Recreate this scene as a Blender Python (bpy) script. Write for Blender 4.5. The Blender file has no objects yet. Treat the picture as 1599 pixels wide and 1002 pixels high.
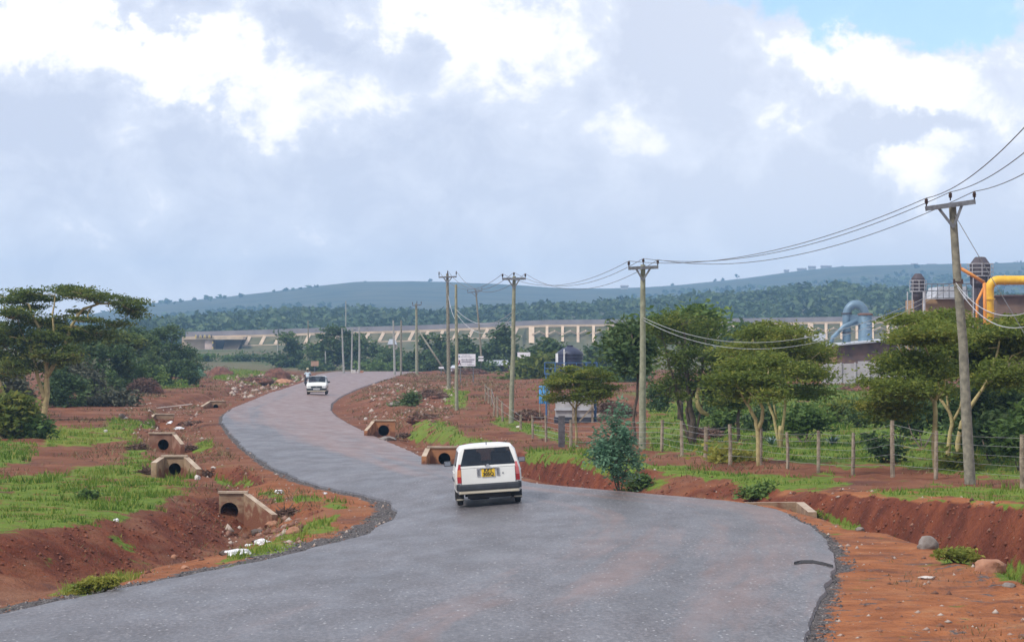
import bpy, bmesh, math, random
import numpy as np
from mathutils import Vector, Matrix
R = random.Random(11); rng = np.random.default_rng(11)
scene = bpy.context.scene
C = scene.collection
rad = math.radians
# ---------------------------------------------------------------- camera maths (photo is 1599x1002)
F = 5000.0; CX = 799.5; CY = 501.0; HC = 4.0; PT = math.atan(39 / F)
cp, sp = math.cos(PT), math.sin(PT)
def at(x, y, Y):
    a = (x - CX) / F; b = (CY - y) / F
    dy = cp - b * sp; dz = sp + b * cp
    return Vector((a / dy * Y, Y, HC + dz / dy * Y))
def proj(X, Y, Z):
    Zr = Z - HC
    dep = Y * cp + Zr * sp; up = -Y * sp + Zr * cp
    dep = np.maximum(dep, .01)
    return CX + X / dep * F, CY - up / dep * F
# ---------------------------------------------------------------- noise
def _h(ix, iy, s):
    n = (ix.astype(np.int64) * 374761393 + iy.astype(np.int64) * 668265263 + s * 974634777) & 0xFFFFFFFF
    n = ((n ^ (n >> 13)) * 1274126177) & 0xFFFFFFFF
    n = n ^ (n >> 16)
    return (n & 0xFFFFFF) / float(0xFFFFFF)
def vnoise(x, y, s=0):
    x = np.asarray(x, float); y = np.asarray(y, float)
    ix = np.floor(x); iy = np.floor(y); fx = x - ix; fy = y - iy
    fx = fx * fx * (3 - 2 * fx); fy = fy * fy * (3 - 2 * fy)
    a = _h(ix, iy, s); b = _h(ix + 1, iy, s); c = _h(ix, iy + 1, s); d = _h(ix + 1, iy + 1, s)
    return (a * (1 - fx) + b * fx) * (1 - fy) + (c * (1 - fx) + d * fx) * fy
def fbm(x, y, s=0, o=4):
    t = 0; a = .5; f = 1
    for k in range(o):
        t = t + a * vnoise(x * f, y * f, s + k * 17); a *= .5; f *= 2.03
    return t / (1 - .5 ** o)
# ---------------------------------------------------------------- materials
MATS = {}
def nd(nt, t, **k):
    n = nt.nodes.new(t)
    for a, v in k.items(): setattr(n, a, v)
    return n
def mat(name, col, rough=.8, var=.18, scale=6., col2=None, bump=0., bscale=40., metal=0., spec=.5, coords='Object', emit=None):
    if name in MATS: return MATS[name]
    m = bpy.data.materials.new(name); m.use_nodes = True; MATS[name] = m
    nt = m.node_tree; p = nt.nodes['Principled BSDF']; L = nt.links.new
    p.inputs['Roughness'].default_value = rough; p.inputs['Metallic'].default_value = metal
    p.inputs['Specular IOR Level'].default_value = spec
    tc = nd(nt, 'ShaderNodeTexCoord')
    nz = nd(nt, 'ShaderNodeTexNoise'); nz.inputs['Scale'].default_value = scale; nz.inputs['Detail'].default_value = 6
    L(tc.outputs[coords], nz.inputs['Vector'])
    rp = nd(nt, 'ShaderNodeValToRGB')
    c2 = col2 if col2 else tuple(c * (1 - var) for c in col)
    c1 = col if col2 else tuple(min(1, c * (1 + var)) for c in col)
    rp.color_ramp.elements[0].position = .35; rp.color_ramp.elements[1].position = .65
    rp.color_ramp.elements[0].color = (*c2, 1); rp.color_ramp.elements[1].color = (*c1, 1)
    L(nz.outputs['Fac'], rp.inputs['Fac']); L(rp.outputs['Color'], p.inputs['Base Color'])
    if bump:
        n2 = nd(nt, 'ShaderNodeTexNoise'); n2.inputs['Scale'].default_value = bscale; n2.inputs['Detail'].default_value = 5
        L(tc.outputs[coords], n2.inputs['Vector'])
        b = nd(nt, 'ShaderNodeBump'); b.inputs['Strength'].default_value = bump; b.inputs['Distance'].default_value = .05
        L(n2.outputs['Fac'], b.inputs['Height']); L(b.outputs['Normal'], p.inputs['Normal'])
    return m
def leafmat(name, c0, c1, c2, trans=.25):
    m = bpy.data.materials.new(name); m.use_nodes = True; nt = m.node_tree; L = nt.links.new
    p = nt.nodes['Principled BSDF']; p.inputs['Roughness'].default_value = .65; p.inputs['Specular IOR Level'].default_value = .25
    a = nd(nt, 'ShaderNodeAttribute', attribute_name='tint')
    rp = nd(nt, 'ShaderNodeValToRGB'); e = rp.color_ramp.elements
    e[0].color = (*c0, 1); e[1].color = (*c2, 1); k = e.new(.5); k.color = (*c1, 1)
    L(a.outputs['Fac'], rp.inputs['Fac']); L(rp.outputs['Color'], p.inputs['Base Color'])
    t = nd(nt, 'ShaderNodeBsdfTranslucent'); L(rp.outputs['Color'], t.inputs['Color'])
    mx = nd(nt, 'ShaderNodeMixShader'); mx.inputs[0].default_value = trans
    L(p.outputs[0], mx.inputs[1]); L(t.outputs[0], mx.inputs[2])
    L(mx.outputs[0], nt.nodes['Material Output'].inputs['Surface'])
    return m
# ---------------------------------------------------------------- objects
def wloc(o):
    v = Vector((0, 0, 0))
    while o: v = v + o.location; o = o.parent
    return v
def tag(o, label=None, cat=None, group=None, kind=None):
    if label: o['label'] = label
    if cat: o['category'] = cat
    if group: o['group'] = group
    if kind: o['kind'] = kind
    return o
def thing(name, label, cat, loc, group=None, rotz=0):
    o = bpy.data.objects.new(name, None); C.objects.link(o); o.location = loc; o.rotation_euler = (0, 0, rotz)
    o.empty_display_size = .2
    return tag(o, label, cat, group)
def raw(name, V, Q, mats, parent=None, local=False, smooth=False, tint=None, midx=None):
    V = np.asarray(V, np.float32).reshape(-1, 3).copy()
    if parent is not None and not local: V -= np.array(wloc(parent), np.float32)
    org = None
    if parent is None and not local:
        org = np.array([(V[:, 0].min() + V[:, 0].max()) / 2, (V[:, 1].min() + V[:, 1].max()) / 2, V[:, 2].min()], np.float32); V -= org
    me = bpy.data.meshes.new(name)
    if isinstance(Q, np.ndarray):
        n, k = Q.shape
        me.vertices.add(len(V)); me.vertices.foreach_set('co', V.ravel())
        me.loops.add(n * k); me.loops.foreach_set('vertex_index', Q.astype(np.int32).ravel())
        me.polygons.add(n); me.polygons.foreach_set('loop_start', np.arange(0, n * k, k, dtype=np.int32))
        me.update(calc_edges=True)
    else:
        me.from_pydata([tuple(map(float, v)) for v in V], [], [tuple(q) for q in Q]); me.update()
    for m in (mats if isinstance(mats, (list, tuple)) else [mats]): me.materials.append(m)
    if midx is not None: me.polygons.foreach_set('material_index', np.asarray(midx, np.int32))
    if smooth:
        me.polygons.foreach_set('use_smooth', [True] * len(me.polygons))
        if smooth is not True: me.set_sharp_from_angle(angle=rad(smooth))
    if tint is not None:
        at_ = me.attributes.new('tint', 'FLOAT', 'FACE'); at_.data.foreach_set('value', np.asarray(tint, np.float32))
    o = bpy.data.objects.new(name, me); C.objects.link(o)
    if parent is not None: o.parent = parent
    if org is not None: o.location = Vector(org.tolist())
    return o
class MB:
    def __init__(s): s.V = []; s.Q = []
    def add(s, V, Q):
        b = len(s.V); s.V += [tuple(v) for v in V]; s.Q += [tuple(i + b for i in q) for q in Q]; return s
    def box(s, c, d, rot=None, bev=0.):
        x, y, z = [k / 2 for k in d]
        if bev:
            bm = bmesh.new(); bmesh.ops.create_cube(bm, size=1)
            for v in bm.verts: v.co = Vector((v.co.x * d[0], v.co.y * d[1], v.co.z * d[2]))
            bmesh.ops.bevel(bm, geom=bm.edges[:], offset=bev, segments=2, affect='EDGES', profile=.6)
            bm.verts.index_update(); V = [v.co.copy() for v in bm.verts]; Q = [[v.index for v in f.verts] for f in bm.faces]; bm.free()
        else:
            V = [Vector(v) for v in ((-x, -y, -z), (x, -y, -z), (x, y, -z), (-x, y, -z), (-x, -y, z), (x, -y, z), (x, y, z), (-x, y, z))]
            Q = [(0, 3, 2, 1), (4, 5, 6, 7), (0, 1, 5, 4), (1, 2, 6, 5), (2, 3, 7, 6), (3, 0, 4, 7)]
        if rot is not None: V = [rot @ v for v in V]
        c = Vector(c); return s.add([v + c for v in V], Q)
    def beam(s, a, b, w, h, up=(0, 0, 1)):
        a = Vector(a); b = Vector(b); d = (b - a).normalized(); u = Vector(up)
        if abs(d.dot(u)) > .98: u = Vector((0, 1, 0))
        sd = d.cross(u).normalized(); u = sd.cross(d)
        V = [p + sd * i * w / 2 + u * j * h / 2 for p in (a, b) for i, j in ((-1, -1), (1, -1), (1, 1), (-1, 1))]
        return s.add(V, [(3, 2, 1, 0), (4, 5, 6, 7), (0, 1, 5, 4), (1, 2, 6, 5), (2, 3, 7, 6), (3, 0, 4, 7)])
    def tube(s, pts, rr, n=8, cap=True, jit=0.):
        pts = [Vector(p) for p in pts]
        if not hasattr(rr, '__len__'): rr = [rr] * len(pts)
        V = []; Q = []; ref = None
        for i, p in enumerate(pts):
            d = (pts[min(i + 1, len(pts) - 1)] - pts[max(i - 1, 0)]).normalized()
            if ref is None:
                ref = Vector((1, 0, 0)) if abs(d.x) < .9 else Vector((0, 1, 0))
            u = (ref - d * ref.dot(d)).normalized(); w = d.cross(u); ref = u
            for k in range(n):
                a = 2 * math.pi * k / n; r = rr[i] * (1 + (R.uniform(-jit, jit) if jit else 0))
                V.append(p + u * math.cos(a) * r + w * math.sin(a) * r)
        for i in range(len(pts) - 1):
            for k in range(n):
                a = i * n + k; b = i * n + (k + 1) % n
                Q.append((a, b, b + n, a + n))
        if cap: Q.append(tuple(range(n - 1, -1, -1))); Q.append(tuple(range((len(pts) - 1) * n, len(pts) * n)))
        return s.add(V, Q)
    def lathe(s, c, prof, n=20, axis='z'):
        c = Vector(c); V = []; Q = []
        for r, z in prof:
            for k in range(n):
                a = 2 * math.pi * k / n; v = (r * math.cos(a), r * math.sin(a), z)
                if axis == 'x': v = (v[2], v[0], v[1])
                if axis == 'y': v = (v[0], v[2], v[1])
                V.append(c + Vector(v))
        m = len(prof)
        for i in range(m - 1):
            for k in range(n):
                a = i * n + k; b = i * n + (k + 1) % n; Q.append((a, b, b + n, a + n))
        Q.append(tuple(range(n - 1, -1, -1))); Q.append(tuple(range((m - 1) * n, m * n)))
        return s.add(V, Q)
    def ball(s, c, r, sub=2, jit=0., sc=(1, 1, 1), rot=None):
        bm = bmesh.new(); bmesh.ops.create_icosphere(bm, subdivisions=sub, radius=1)
        o1 = R.uniform(0, 99); V = []
        for v in bm.verts:
            k = v.co.normalized()
            f = 1 + jit * (2 * float(fbm(np.array(k.x * 1.6 + o1), np.array(k.y * 1.6 + k.z * 1.9 + o1), 5, 3)) - 1)
            q = Vector((k.x * sc[0], k.y * sc[1], k.z * sc[2])) * r * f
            if rot: q = rot @ q
            V.append(q + Vector(c))
        bm.verts.index_update(); Q = [[v.index for v in f.verts] for f in bm.faces]; bm.free()
        return s.add(V, Q)
    def build(s, name, m, parent=None, local=False, smooth=False):
        return raw(name, s.V, s.Q, m, parent, local, smooth)
# ---------------------------------------------------------------- terrain
def sm(a, b, x): t = np.clip((x - a) / (b - a), 0, 1); return t * t * (3 - 2 * t)
YD = np.arange(-80, 560.01, .25)
def smooth(a, w): k = np.hanning(w * 2 + 1); k /= k.sum(); return np.convolve(np.pad(a, w, mode='edge'), k, 'valid')
ZC = smooth(np.interp(YD, [0, 60, 90, 135, 190, 260, 470], [0, 0, -.05, -.5, -.45, 0, 0]), 24)
BK = smooth(np.interp(YD, [0, 45, 62, 85, 105, 130, 170, 230, 300, 500], [0, .05, .2, .25, .1, -.1, -.2, -.15, 0, 0]), 16)
ZL, ZR = ZC - BK, ZC + BK
def curve(pts, zarr):
    Ys, Xs = [], []
    for x, y in pts:
        d = at(x, y, 1.0); dz = d.z - HC
        f = HC + dz * YD - zarr; i = np.where((f < 0) & (YD > 10))[0]
        i = i[0] if len(i) else len(YD) - 1
        Ys.append(YD[i]); Xs.append(d.x * YD[i])
    o = np.argsort(Ys); Ys = np.array(Ys)[o]; Xs = np.array(Xs)[o]
    return smooth(np.interp(YD, Ys, Xs), 7)
LE = curve([(-200, 1000), (0, 960), (200, 918), (320, 894), (420, 875), (510, 852), (570, 836), (612, 812), (621, 800), (610, 785), (570, 773), (520, 763),
            (470, 750), (420, 726), (385, 702), (358, 675), (348, 660), (347, 650), (363, 638), (400, 623), (440, 608), (470, 598), (486, 591), (496, 584.3)], ZL)
RE = curve([(1240, 1050), (1255, 1002), (1285, 930), (1302, 880), (1295, 850), (1270, 825), (1215, 797), (1160, 785), (1000, 770), (900, 762), (830, 755),
            (720, 730), (640, 705), (560, 670), (524, 650), (515, 640), (517, 630), (530, 620), (560, 606), (600, 592.5), (622, 588.2), (650, 585)], ZR)
LS = curve([(-200, 985), (0, 949), (150, 918), (300, 882), (400, 855), (480, 832), (520, 812), (510, 795), (480, 780), (440, 765), (410, 748), (385, 733),
            (362, 714), (340, 695), (325, 675), (318, 660), (322, 648), (345, 634), (400, 615), (440, 602), (470, 593), (486, 585.5)], ZL - .06)
LB = curve([(-200, 990), (0, 945), (150, 906), (290, 878), (345, 866), (392, 836), (408, 812), (398, 795), (372, 778), (330, 757), (300, 742), (285, 728),
            (262, 705), (252, 685), (250, 668), (262, 655), (300, 645), (345, 632), (430, 606), (465, 594), (480, 587)], ZL - .75)
LT = curve([(-300, 850), (0, 832), (130, 812), (225, 788), (300, 768), (338, 760), (330, 748), (290, 735), (250, 720), (225, 705), (210, 690), (205, 672),
            (215, 655), (260, 642), (320, 628), (420, 603), (455, 592), (470, 586)], ZL + .25)
LS = np.minimum(LS, LE - .5); LB = np.minimum(LB, LS - .9); LT = np.minimum(LT, LB - .8)
rs_ = curve([(1700, 945), (1599, 915), (1525, 885), (1465, 860), (1400, 842), (1341, 825), (1263, 806), (1215, 793)], ZR - .05)
RS = smooth(np.where(YD < 78, rs_, RE + .7), 6); RS = np.maximum(RS, RE + .45)
RB = RS + np.interp(YD, [40, 62, 75, 80, 100, 130, 170, 260, 470], [1.2, 1.2, .9, .9, 1.5, 1.2, 1.2, 1.5, 1.5])
rtY = [40, 50, 58, 62, 67, 70.8, 74.6, 80, 85, 89, 92, 96, 100, 110, 124, 145, 164, 200, 260, 320, 470]
RT = smooth(np.interp(YD, rtY, [9.5, 9.6, 9.8, 9.9, 9.4, 8.8, 8.2, 7.4, 6.3, 5.3, 3.8, 2.0, 1.2, .6, -.6, -2, -3.6, -7, -12, -14, -12]), 5)
RT = np.maximum(RT, RB + .7)
RTz = smooth(np.interp(YD, rtY, [.9, .9, .9, .9, .75, .6, .5, .4, .4, .4, .45, .5, .5, .3, -.15, -.2, -.2, .1, .5, .5, .3]), 5)
cross = lambda a, b: sm(a - .8, a + .2, YD) * (1 - sm(b - 3, b, YD))
LX = np.maximum.reduce([cross(88, 104), cross(118, 132), cross(142, 172), cross(190, 500)])
LBz = ZL - .8 + LX * .62
RX = np.maximum.reduce([cross(84.2, 88), cross(125, 150), cross(166, 500)])
RBz = ZR + np.interp(YD, [75, 90, 120, 170, 260], [-.8, -.65, -.75, -.7, .1]) + RX * .45 * (YD > 120)
LFx, RFx = -(60 + .45 * np.maximum(YD, 0)), 60 + .45 * np.maximum(YD, 0)
lfz = np.full_like(YD, .3); 
CXS = np.stack([LFx, LT - 25, LT, LB, LS, LE, RE, RS, RB, RT, RT + 14, RFx])
CZS = np.stack([lfz, lfz, ZL + .25, LBz, ZL - .06, ZL - .035, ZR - .035, ZR - .05, RBz, RTz, np.full_like(YD, .6), np.full_like(YD, .9)])
def zfar(Y): return 3.1 * sm(500, 900, Y) + 0 * Y
def crow(Y):
    Yc = np.clip(Y, YD[0], YD[-1]); X = np.stack([np.interp(Yc, YD, c) for c in CXS]); Z = np.stack([np.interp(Yc, YD, c) for c in CZS])
    far = Y > 555
    X[0] = np.where(far, -(60 + .45 * Y), X[0]); X[-1] = np.where(far, 60 + .45 * Y, X[-1])
    s = sm(430, 555, Y); return X, Z * (1 - s) + zfar(Y) * s
def gbase(X, Y):
    X = np.atleast_1d(np.asarray(X, float)); Y = np.atleast_1d(np.asarray(Y, float))
    KX, KZ = crow(Y); z = np.where(X < KX[0], KZ[0], KZ[-1])
    for k in range(len(KX) - 1):
        m = (X >= KX[k]) & (X <= KX[k + 1]); t = (X - KX[k]) / np.maximum(KX[k + 1] - KX[k], 1e-6)
        if k in (1, 2, 7, 8, 9): t = t * t * (3 - 2 * t) * .6 + t * .4
        zz = KZ[k] * (1 - t) + KZ[k + 1] * t
        if k in (2, 8): zz = zz + np.sin(t * math.pi) * (.36 * (fbm(X * .5 + Y * .2, Y * .5, 141) - .5) + .13 * (fbm(X * 1.1 + Y * .5, Y * 1.7, 143) - .5)) * (1 - sm(110, 170, Y))
        z = np.where(m, zz, z)
    off = np.maximum(KX[5] - X, X - KX[6]); w = sm(.05, 1.2, off)
    amp = w * (1 - sm(300, 600, Y))
    z = z + amp * (.09 * (fbm(X * .55, Y * .4, 3) - .5) * 2 + .09 * (fbm(X * 2.3, Y * 1.6, 9) - .5) * 2 * sm(.6, 2.5, off) + .25 * (fbm(X * .1, Y * .08, 21, 2) - .5) * sm(3, 12, off))
    z = np.where(off < 0, z, z - .0)
    return z, off, KX
def gz(X, Y): return float(gbase(X, Y)[0][0])
YM = np.concatenate([np.arange(25, 560, .2), np.arange(560, 4000, 10.)])
def hit(x, y):
    d = at(x, y, 1.0); zr = HC + (d.z - HC) * YM
    g = gbase(d.x * YM, YM)[0]; i = np.where(zr < g)[0]
    if not len(i): return at(x, y, 900)
    Y = YM[i[0]] - .1; return Vector((d.x * Y, Y, gz(d.x * Y, Y)))
def pip(px, py, poly):
    ins = np.zeros(px.shape, bool); n = len(poly)
    for i in range(n):
        x1, y1 = poly[i]; x2, y2 = poly[(i + 1) % n]
        c = ((y1 > py) != (y2 > py)) & (px < (x2 - x1) * (py - y1) / (y2 - y1 + 1e-9) + x1); ins ^= c
    return ins
GRASS = [  # outlines of the turf patches, (lime amount)
 ([(72, 668), (205, 664), (212, 688), (150, 694), (70, 697)], .9), ([(196, 690), (222, 696), (242, 728), (300, 752), (250, 764), (178, 748), (105, 740), (110, 733), (195, 722)], .55),
 ([(-60, 748), (100, 741), (180, 754), (300, 767), (240, 792), (150, 816), (-60, 838)], .45), ([(-60, 688), (42, 690), (48, 722), (-60, 735)], .35),
 ([(455, 824), (530, 800), (525, 822), (430, 862), (345, 884), (335, 878), (410, 850)], .8), ([(404, 768), (434, 768), (432, 781), (408, 780)], .3),
 ([(450, 772), (505, 772), (500, 782), (455, 782)], .6), ([(500, 783), (540, 782), (535, 792), (505, 795)], .5), ([(85, 935), (130, 908), (200, 900), (190, 914), (105, 936)], .95),
 ([(172, 830), (190, 828), (212, 850), (200, 856)], .5), ([(305, 690), (335, 690), (330, 706), (300, 705)], .7), ([(165, 655), (245, 655), (240, 668), (165, 668)], .6), ([(340, 752), (395, 750), (390, 760), (345, 760)], .7),
 ([(815, 700), (925, 703), (1010, 712), (1010, 740), (950, 748), (900, 722), (822, 724)], .5), ([(1000, 722), (1100, 730), (1170, 738), (1345, 748), (1285, 766), (1190, 762), (1120, 748), (1075, 742), (1015, 770), (1005, 765), (1040, 740)], .5),
 ([(1150, 765), (1205, 760), (1210, 776), (1155, 778)], .3), ([(1355, 764), (1480, 759), (1640, 766), (1640, 794), (1500, 780), (1385, 776)], .6),
 ([(1005, 662), (1640, 690), (1640, 752), (1450, 734), (1300, 727), (1010, 702)], .4), ([(1464, 863), (1490, 858), (1535, 876), (1520, 884), (1475, 874)], .6), ([(1548, 896), (1600, 876), (1700, 880), (1700, 930), (1560, 908)], .5),
 ([(1260, 800), (1290, 795), (1345, 818), (1330, 824), (1270, 808)], .6), ([(636, 690), (650, 656), (690, 656), (730, 682), (770, 690), (700, 696), (660, 692)], .6), ([(775, 650), (830, 660), (905, 690), (900, 698), (800, 672), (770, 662)], .45),
 ([(1010, 600), (1350, 600), (1600, 640), (1600, 690), (1010, 665)], .35), ([(690, 605), (730, 612), (725, 640), (695, 632)], .7), ([(360, 575), (480, 590), (430, 605), (330, 590)], .7), ([(190, 600), (300, 590), (300, 604), (210, 612)], .5), ([(500, 700), (501, 700), (501, 701)], .5)]
def gmask(X, Y, Z):
    x, y = proj(X, Y, Z); j = 14 * np.clip(60 / np.maximum(Y, 30), .25, 1.3)
    x2 = x + (fbm(X * .8, Y * .5, 31) - .5) * 2 * j * 2.2; y2 = y + (fbm(X * .9, Y * .4, 47) - .5) * 2 * j
    g = np.zeros_like(x); lime = np.zeros_like(x)
    for poly, l in GRASS:
        i = pip(x2, y2, poly); g[i] = 1; lime[i] = l
    return g, lime
# rows and columns of the sheet
rows = np.concatenate([np.arange(-80, 20, 5.), np.exp(np.arange(math.log(20), math.log(560), .0068)), np.geomspace(565, 5200, 40)])
segs = [26, 60, 14, 12, 12, 14, 12, 8, 14, 60, 26]
tt = [(k, j / n) for k, n in enumerate(segs) for j in range(n)] + [(len(segs) - 1, 1.)]
KXr, KZr = crow(rows)
GX = np.stack([KXr[k] * (1 - t) + KXr[k + 1] * t for k, t in tt], 1); GY = np.repeat(rows[:, None], len(tt), 1)
gzv, goff, _ = gbase(GX.ravel(), GY.ravel()); GZ = gzv.reshape(GX.shape); goff = goff.reshape(GX.shape)
nr, nc = GX.shape
ii = (np.arange(nr - 1)[:, None] * nc + np.arange(nc - 1)[None, :]).ravel()
GQ = np.stack([ii, ii + 1, ii + nc + 1, ii + nc], 1)
gm, gl = gmask(GX.ravel(), GY.ravel(), GZ.ravel())
# gravel beside the tarmac, wider at the inner bend
side = (GX < KXr[5][:, None])
gw = np.where(side, np.interp(GY, [30, 50, 66, 75, 90, 130, 470], [.7, .75, 1.1, .9, .5, .25, .2]), np.interp(GY, [30, 50, 70, 90, 470], [.28, .25, .2, .15, .25]))
grv = (1 - sm(.55, 1.15, goff / gw + (fbm(GX * 1.1, GY * .7, 77) - .5) * .9)) * (goff > -.5)
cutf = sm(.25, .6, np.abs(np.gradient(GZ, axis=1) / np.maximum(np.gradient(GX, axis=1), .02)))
HAZE = .00021; SKYB = 1.05; SUN = 2.6; EXPO = .43; SKYK = 10.3
CLOUDS = [(60, 30, 260, 70, .55), (330, 105, 170, 55, .45), (420, 175, 60, 40, .3), (740, 30, 140, 90, .34), (850, 60, 110, 90, .22), (620, 10, 120, 40, .3), (970, 195, 120, 60, .15), (1060, 250, 110, 60, .12), (880, 170, 60, 40, .1),
          (1290, 105, 120, 65, .42), (1490, 150, 150, 85, .46), (1440, 275, 90, 60, .42), (1210, 190, 60, 50, .3), (560, 150, 120, 40, .2),
          (230, 15, 80, 25, -.35), (490, 55, 70, 55, -.35), (1405, 205, 90, 26, -.75), (1265, 150, 70, 30, -.45), (1010, 80, 130, 80, -.35), (1560, 330, 60, 120, -.3), (1120, 300, 180, 70, -.22), (1330, 330, 120, 60, -.25), (660, 60, 50, 80, -.18), (600, 250, 300, 60, -.10), (150, 330, 200, 50, .08), (330, 240, 90, 40, .10), (1180, 120, 50, 50, -.2), (70, 170, 90, 60, -.25), (290, 190, 60, 50, -.2), (1130, 30, 90, 60, -.15)]
# ---------------------------------------------------------------- ground material
def ground_mat():
    m = bpy.data.materials.new('red_earth'); m.use_nodes = True; nt = m.node_tree; L = nt.links.new
    p = nt.nodes['Principled BSDF']; p.inputs['Roughness'].default_value = .95; p.inputs['Specular IOR Level'].default_value = .15
    g = nd(nt, 'ShaderNodeNewGeometry')
    def nz(sc, det=6, dist=0., ro=.55, st=(1, 1, 1)):
        mp = nd(nt, 'ShaderNodeMapping'); mp.inputs['Scale'].default_value = st; L(g.outputs['Position'], mp.inputs['Vector'])
        n = nd(nt, 'ShaderNodeTexNoise'); n.inputs['Scale'].default_value = sc; n.inputs['Detail'].default_value = det; n.inputs['Roughness'].default_value = ro
        n.inputs['Distortion'].default_value = dist; L(mp.outputs[0], n.inputs['Vector']); return n.outputs['Fac']
    def ramp(f, stops):
        r = nd(nt, 'ShaderNodeValToRGB'); e = r.color_ramp.elements
        while len(e) < len(stops): e.new(.5)
        for k, (q, c) in enumerate(stops): e[k].position = q; e[k].color = (*c, 1) if len(c) == 3 else c
        L(f, r.inputs['Fac']); return r.outputs['Color']
    def mix(f, a, b):
        x = nd(nt, 'ShaderNodeMix', data_type='RGBA'); L(f, x.inputs[0]); L(a, x.inputs[6]); L(b, x.inputs[7]); return x.outputs[2]
    def math_(op, a, b=None, c=None):
        x = nd(nt, 'ShaderNodeMath', operation=op)
        for k, v in enumerate((a, b, c)):
            if v is None: continue
            if isinstance(v, (int, float)): x.inputs[k].default_value = v
            else: L(v, x.inputs[k])
        return x.outputs[0]
    def attr(n): a = nd(nt, 'ShaderNodeAttribute', attribute_name=n); return a.outputs['Fac']
    red = ramp(nz(.45, 8, .6), [(.3, (.115, .040, .021)), (.5, (.185, .070, .037)), (.7, (.25, .110, .062))])
    org = ramp(nz(1.2, 8), [(.3, (.22, .075, .030)), (.55, (.34, .125, .05)), (.75, (.40, .19, .09))])
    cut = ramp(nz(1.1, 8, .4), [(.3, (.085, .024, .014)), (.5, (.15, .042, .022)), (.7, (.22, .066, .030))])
    pale = ramp(nz(2.1, 6), [(.35, (.17, .088, .056)), (.65, (.25, .145, .095))])
    col = mix(attr('orange'), red, org)
    col = mix(math_('MULTIPLY', math_('SUBTRACT', nz(.16, 5), .50), 2.4), col, pale)
    dk = ramp(nz(.9, 7, .5), [(.3, (.075, .036, .030)), (.7, (.13, .062, .052))])
    col = mix(ramp(nz(.33, 8, .8, .68), [(.54, (0, 0, 0)), (.66, (.85, .85, .85))]), col, dk)
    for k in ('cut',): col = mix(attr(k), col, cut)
    grav = ramp(nz(22, 3), [(.3, (.035, .031, .032)), (.55, (.11, .098, .098)), (.75, (.27, .235, .225))])
    ga = math_('SMOOTH_MIN', attr('gravel'), 1.0, .01)
    gsp = ramp(math_('ADD', math_('MULTIPLY', attr('gravel'), 1.0), math_('MULTIPLY', math_('SUBTRACT', nz(2.2, 7, 0, .68), .5), 2.6)), [(.42, (0, 0, 0)), (.58, (1, 1, 1))])
    col = mix(gsp, col, grav)
    turf = mix(attr('lime'), ramp(nz(3.5, 6), [(.3, (.05, .09, .015)), (.55, (.105, .175, .022)), (.75, (.17, .21, .04))]),
               ramp(nz(3., 6), [(.3, (.10, .15, .02)), (.55, (.17, .23, .026)), (.75, (.25, .26, .055))]))
    tf = ramp(math_('ADD', math_('MULTIPLY', attr('grass'), .82), math_('MULTIPLY', math_('SUBTRACT', nz(1.0, 8, 0, .7), .5), 3.6)), [(.42, (0, 0, 0)), (.72, (1, 1, 1))])
    col = mix(tf, col, turf)
    field = ramp(nz(.03, 8), [(.35, (.11, .09, .055)), (.5, (.13, .12, .06)), (.65, (.06, .085, .03))])
    col = mix(attr('far'), col, field)
    # clods and pebbles
    vo = nd(nt, 'ShaderNodeTexVoronoi'); vo.inputs['Scale'].default_value = 5.5; L(g.outputs['Position'], vo.inputs['Vector'])
    peb = ramp(vo.outputs['Distance'], [(.10, (1, 1, 1)), (.17, (0, 0, 0))])
    sel = nd(nt, 'ShaderNodeSeparateColor'); L(vo.outputs['Color'], sel.inputs[0])
    pk = math_('MULTIPLY', peb, math_('GREATER_THAN', sel.outputs[0], .72))
    pk = math_('MULTIPLY', pk, math_('SUBTRACT', 1.0, attr('grass')))
    stone = ramp(sel.outputs[1], [(.2, (.12, .06, .045)), (.7, (.30, .20, .15)), (1, (.45, .40, .36))])
    col = mix(math_('MULTIPLY', pk, .75), col, stone)
    L(col, p.inputs['Base Color'])
    h = math_('ADD', math_('MULTIPLY', nz(2.2, 8, .3, .62), 1.0), math_('MULTIPLY', nz(11, 5), .35))
    h = math_('ADD', h, math_('MULTIPLY', pk, .25))
    b = nd(nt, 'ShaderNodeBump'); b.inputs['Strength'].default_value = .9; b.inputs['Distance'].default_value = .22
    L(h, b.inputs['Height']); L(b.outputs['Normal'], p.inputs['Normal'])
    return m
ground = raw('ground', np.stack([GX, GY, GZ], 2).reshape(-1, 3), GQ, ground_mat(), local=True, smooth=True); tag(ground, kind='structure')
x_, y_ = proj(GX, GY, GZ)
orange = np.clip(sm(60, 40, GY) * .0 + (~side) * (1 - sm(75, 95, GY)) * (goff < 4) * 1.0 + side * (goff < 3.2) * sm(45, 60, GY) * (1 - sm(85, 130, GY)) * .7, 0, 1)
fard = sm(430, 560, GY)
# the purplish cleared earth and the cut banks
def put(n, a):
    t = ground.data.attributes.new(n, 'FLOAT', 'POINT'); t.data.foreach_set('value', np.asarray(a, np.float32).ravel())
rsh = (~side) * (goff > .1) * (GY < 78) * .20 * (GX < KXr[7][:, None] + .1); grv = np.maximum(grv, rsh)
put('grass', gm); put('lime', gl); put('gravel', grv); put('orange', orange); put('far', fard); put('cut', np.clip(cutf * (goff > .4) * (1 - sm(110, 160, GY)), 0, 1))
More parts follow.
